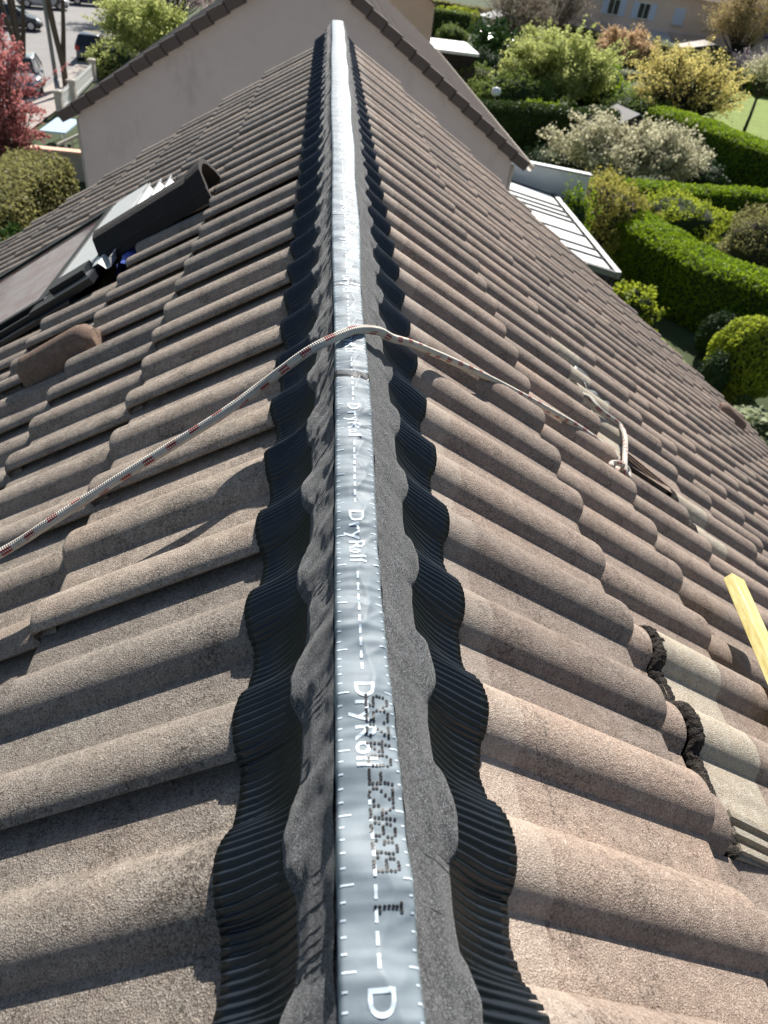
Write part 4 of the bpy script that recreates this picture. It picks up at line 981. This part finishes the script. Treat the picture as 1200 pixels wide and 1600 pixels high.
for lb, x, y, st in (('multi stemmed street tree with dark bare branches left of the lamp post', -15.3, 43.6, 4), ('street tree with dark bare branches right behind the lamp post', -13.6, 44.6, 3), ('bare dark street tree at the far left edge', -17.2, 43.0, 3)):
    t = thing('street_tree', lb, 'tree', (x, y, G), 'bare street trees'); m = MB()
    for k in range(st):
        a = k*6.28/st+.5; sp = .55+.25*random.random()
        m.tube([(0, 0, -.1), (0.02, 0, 1.1), (math.cos(a)*sp*.5, math.sin(a)*sp*.5, 2.6), (math.cos(a)*sp, math.sin(a)*sp, 4.6), (math.cos(a)*sp*1.6, math.sin(a)*sp*1.5, 7.5)], [.17, .15, .11, .085, .05], 8)
    m.build('trunk', M['bark'], t, True); m = MB()
    for k in range(60):
        z_ = 3.6+4.5*random.random(); a = random.random()*6.28; r_ = .4+.2*z_*.3
        b = Vector((math.cos(a)*r_*.6, math.sin(a)*r_*.6, z_)); e = b+Vector((math.cos(a)*(.8+random.random()), math.sin(a)*(.8+random.random()), .9+random.random()))
        m.tube([b, b.lerp(e, .5)+Vector((0, 0, .1)), e], [.035, .022, .008], 5, False)
    m.build('crown', M['bark'], t)
t = thing('round_lantern', 'small garden globe lamp with a pale shade beyond the neighbouring roof', 'garden lamp', (10.3, 48.3, G))
m = MB(); m.tube([(0, 0, 0), (0, 0, 1.5)], .035, 8); m.build('pole', M['metal_mid'], t); m = MB(); m.lathe([(.05, 1.5), (.26, 1.55), (.30, 1.72), (.22, 1.90), (.0, 1.96)], k=18); m.build('lamp_shade', M['white_roof'], t, True)
# ------------------------------------------------------------------ street side
lp = thing('street_lamp', 'grey street lamp post between the bare trees at the upper left', 'street lamp', (-13.3, 42.2, G))
m = MB(); m.tube([(0, 0, 0), (0, 0, .9)], .13, 14); m.build('base', M['post'], lp, True); m = MB(); m.tube([(0, 0, .9), (0, 0, 8.6)], [.10, .06], 14); m.build('pole', M['post'], lp, True)
m = MB(); m.tube([(0, 0, 8.6), (.1, 0, 8.9), (.9, 0, 9.05)], [.05, .045, .04], 10); m.build('arm', M['post'], lp, True); m = MB(); m.box((.85, -.14, 8.97), (1.5, .14, 9.12)); m.build('lamp_head', M['post'], lp)
def pillar(x, y, lb, h=1.0):
    t = thing('gate_pillar', lb, 'gate pillar', (x, y, G), 'gate pillars along the pavement'); m = MB(); m.box((-.15, -.15, 0), (.15, .15, h)); m.build('shaft', M['stone'], t)
    m = MB(); m.box((-.20, -.20, h), (.20, .20, h+.07)); m.add([(-.19, -.19, h+.07), (.19, -.19, h+.07), (.19, .19, h+.07), (-.19, .19, h+.07), (0, 0, h+.14)], [(0, 1, 4), (1, 2, 4), (2, 3, 4), (3, 0, 4)]); m.build('cap', M['stone'], t)
pillar(-12.35, 41.4, 'pale stone gate pillar nearest to the blank gable wall'); pillar(-12.9, 47.6, 'pale stone gate pillar in front of the yellow green shrub')
pillar(-12.2, 38.6, 'pale stone gate pillar lowest in the photo, at the end of the white fence')
f = thing('white_fence', 'white slatted gate and fence between the stone pillars', 'fence', (-12.4, 44.5, G)); 
for a, b in (((-.02, -2.7), (-.42, 2.6)), ((.12, -5.6), (.02, -3.4))):
    m = MB()
    for z_ in (.25, .8): m.beam((a[0], a[1], z_), (b[0], b[1], z_), .05, .08)
    m.build('rail', M['white'], f); m = MB(); n = int(math.dist(a, b)/.14)
    for i in range(n): m.box((a[0]+(b[0]-a[0])*i/n-.015, a[1]+(b[1]-a[1])*i/n-.035, .12), (a[0]+(b[0]-a[0])*i/n+.015, a[1]+(b[1]-a[1])*i/n+.035, .92))
    m.build('slat_panel', M['white'], f)
t = thing('low_wall', 'low rendered garden wall with a pale orange cap left of the gable', 'wall', (-9.6, 29.0, G)); m = MB(); m.box((-1.2, -.12, 0), (1.5, .12, .95)); m.build('wall_panel', M['stone'], t)
m = MB(); m.box((-1.25, -.2, .95), (1.55, .2, 1.03)); m.build('coping', M['stucco_orange'], t)
t = thing('garden_table', 'table under a pale blue cover behind the low wall', 'garden table', (-10.7, 33.6, G)); m = MB(); m.box((-.5, -1.2, .72), (.5, 1.2, .78)); m.build('table_top', plain('pale_blue_cover', (.42, .56, .66), .5), t)
for a in (-.42, .42):
    for b in (-1.1, 1.1): m = MB(); m.box((a-.03, b-.03, 0), (a+.03, b+.03, .72)); m.build('leg', M['white'], t)
t = thing('garden_railing', 'pale sloping handrail with balusters at the corner of the gable', 'railing', (-9.5, 31.5, G)); m = MB(); m.beam((-.5, -.9, .75), (.6, .9, 1.15), .07, .09); m.build('handrail', M['stone'], t)
m = MB(); [m.tube([(-.5+1.1*i/6, -.9+1.8*i/6, 0), (-.5+1.1*i/6, -.9+1.8*i/6, .75+.4*i/6)], .04, 8) for i in range(7)]; m.build('balusters', M['stone'], t)
# cars
def make_car(label, x, y, rz, c, hatch=True):
    t = thing('parked_car', label, 'car', (x, y, G+.0), 'cars parked along the street', rz); P_ = paint('car_paint', c)
    st = np.linspace(-2.08, 2.08, 27); rows = []
    for x_ in st:
        q_ = abs(x_)/2.08; w_ = .87*(1-.16*q_**5)*(1-.35*max(0, (q_-.93)/.07)**2)
        zt = np.interp(x_, [-2.08, -2.0, -1.6, -.9, .8, 1.2, 1.8, 2.0, 2.08], [.62, .92, .97, .96, .93, .90, .78, .66, .52]); zb = np.interp(q_, [0, .9, 1], [.22, .24, .36])
        wa = any(abs(x_-xw) < .36 for xw in (-1.28, 1.28)); zz = zb+(.36 if wa else 0)*math.sqrt(max(0, 1-(min(abs(x_-1.28), abs(x_+1.28))/.37)**2))
        h_ = [(w_*.94, zz), (w_, min(zt-.1, max(zz+.03, .48))), (w_*.995, .68 if zt > .75 else zt-.06), (w_*.95, zt-.05), (w_*.82, zt-.005), (w_*.4, zt+.015), (0, zt+.02)]
        rows.append([(x_, a, b) for a, b in h_]+[(x_, -a, b) for a, b in h_[::-1][1:]])
    m = MB(); m.grid([[Vector(p) for p in r] for r in rows]); m.add(rows[0], [tuple(range(13))]); m.add(rows[-1], [tuple(range(12, -1, -1))]); o = m.build('body', P_, t, True); o.data.set_sharp_from_angle(angle=math.radians(40))
    m = MB(); m.box((-1.9, -.78, .20), (1.9, .78, .5)); m.build('underbody', M['tyre'], t)
    xb, xf, rb, rf = (-1.95, 1.12, -1.55, .25)
    def ring(z_, f_):
        xa, xc, ww = xb+(rb-xb)*f_, xf+(rf-xf)*f_, .80+(.60-.80)*f_
        return [(xa, -ww*.9, z_), (xa+.15, -ww, z_), (xc-.2, -ww, z_), (xc, -ww*.82, z_), (xc, ww*.82, z_), (xc-.2, ww, z_), (xa+.15, ww, z_), (xa, ww*.9, z_)]
    m = MB(); a, b = ring(.93, 0), ring(1.42, 1); m.add(a+b, [(i, (i+1) % 8, 8+(i+1) % 8, 8+i) for i in range(8)]); m.build('windows', M['wglass'], t)
    m = MB(); a = ring(1.405, .97); b = ring(1.46, 1.0); c_ = [(x_*.93-.03, y_*.8, 1.49) for x_, y_, _ in b]; m.add(a+b+c_, [(i, (i+1) % 8, 8+(i+1) % 8, 8+i) for i in range(8)]+[(8+i, 8+(i+1) % 8, 16+(i+1) % 8, 16+i) for i in range(8)]+[tuple(range(16, 24))]); m.build('roof', P_, t, True)
    m = MB()
    A0, A1 = ring(.93, 0), ring(1.42, 1)
    for i in (0, 1, 3, 4, 6, 7): m.beam(A0[i], A1[i], .07, .05)
    for sg in (-1, 1): m.beam((-.35, sg*.81, .93), (-.42, sg*.615, 1.42), .07, .03)
    m.build('pillars', P_, t)
    for xw in (-1.28, 1.28):
        for sg in (-1, 1):
            m = MB(); prf = [(.20, -.10), (.30, -.10), (.33, -.07), (.33, .07), (.30, .10), (.20, .10)]; k = 24
            vs = [(xw+r*math.cos(2*math.pi*j/k), sg*.76+o_, .33+r*math.sin(2*math.pi*j/k)) for r, o_ in prf for j in range(k)]
            m.add(vs, [(i*k+j, i*k+(j+1) % k, ((i+1) % 6)*k+(j+1) % k, ((i+1) % 6)*k+j) for i in range(6) for j in range(k)]); wh = m.build('wheel', M['tyre'], t, True)
            m = MB(); m.tube([(xw, sg*.70, .33), (xw, sg*.85, .33)], .205, 20); m.build('rim', M['rim'], wh)
    for sg in (-1, 1):
        m = MB(); m.hexa([(1.80, sg*.50, .58), (2.02, sg*.50, .55), (1.94, sg*.80, .55), (1.72, sg*.84, .58), (1.80, sg*.50, .74), (1.99, sg*.50, .68), (1.92, sg*.79, .68), (1.72, sg*.84, .76)] if sg > 0 else [(1.72, sg*.84, .58), (1.94, sg*.80, .55), (2.02, sg*.50, .55), (1.80, sg*.50, .58), (1.72, sg*.84, .76), (1.92, sg*.79, .68), (1.99, sg*.50, .68), (1.80, sg*.50, .74)]); m.build('headlight', M['lamp_clear'], t)
        m = MB(); m.box((-2.09, min(sg*.56, sg*.82), .70), (-1.93, max(sg*.56, sg*.82), .93)); m.build('tail_light', M['lamp_red'], t)
        m = MB(); m.box((.72, min(sg*.84, sg*.99), .93), (.86, max(sg*.84, sg*.99), 1.06)); m.build('side_mirror', P_, t)
    m = MB(); m.box((-2.12, -.26, .55), (-2.085, .26, .67)); m.build('number_plate', M['white'], t)
make_car('dark blue grey hatchback seen from behind, beside the gate pillar', -14.55, 54.6, math.radians(97), (.055, .065, .09))
make_car('silver grey car partly behind the bare tree trunk, its front towards the camera', -15.3, 43.6, math.radians(-75), (.30, .33, .35))
make_car('dark grey car across the road seen between the tree branches', -22.3, 63.0, math.radians(15), (.04, .045, .05))
make_car('light grey car parked across the road near the top edge', -24.0, 76.0, math.radians(20), (.38, .39, .40))
make_car('dark brown car at the far left edge across the road', -24.5, 59.0, math.radians(15), (.06, .035, .03))
make_car('dark blue car furthest up the road at the top edge', -21.5, 82.0, math.radians(20), (.03, .04, .09))

# fillers between the larger plants: each a shrub of its own
for lb, x, y, w_, zt, lf, n_, ky in (('dull green shrub at the foot of the amber tree on its left side', 20.2, 51.5, 4.0, -6.0, .09, 4000, 'mid'),
  ('dark green shrub between the soft green tree and the amber tree', 19.6, 58.0, 4.5, -5.2, .10, 4500, 'bright'),
  ('brownish shrub to the right of the orange leaved tree', 33.5, 79.5, 4.0, -5.9, .11, 2500, 'grey'),
  ('low shrub with dark leaves under the right side of the white blossom tree', 19.2, 38.2, 3.0, -6.7, .07, 3500, 'dark'),
  ('low dark shrub under the left side of the white blossom tree', 11.5, 37.6, 3.2, -6.9, .07, 3500, 'dark'),
  ('dark green shrub below the birch at the far right', 47.0, 80.5, 5.0, -5.0, .12, 3500, 'mid'),
  ('feathery green shrub in front of the terrace porch', 33.0, 90.0, 3.4, -5.4, .11, 2500, 'grey'),
  ('dense dark bush behind the pale flat roof', 12.6, 66.5, 3.6, -6.0, .10, 2500, 'dark'),
  ('mid green bush right of the garden globe lamp', 13.0, 47.8, 3.4, -6.5, .08, 4000, 'bright')):
    bush('shrub', lb, 'shrub', x, y, w_, zt, lf, LF[ky], n_, lump=.25)

bush('shrub', 'yellow green shrub behind the stone pillars beside the parked hatchback', 'shrub', -12.3, 49.8, 2.6, -6.3, .08, LF['soft'], 3500, lump=.25)
tree('spring_tree', 'pale budding tree at the top edge left of the gable ridge', 'tree', -15.5, 74, 9.0, -1.0, -6.5, .10, LF['soft'], 6000, clumps=90, r_rel=.22, tr_r=.14, bark='bark_dark', bare=3)
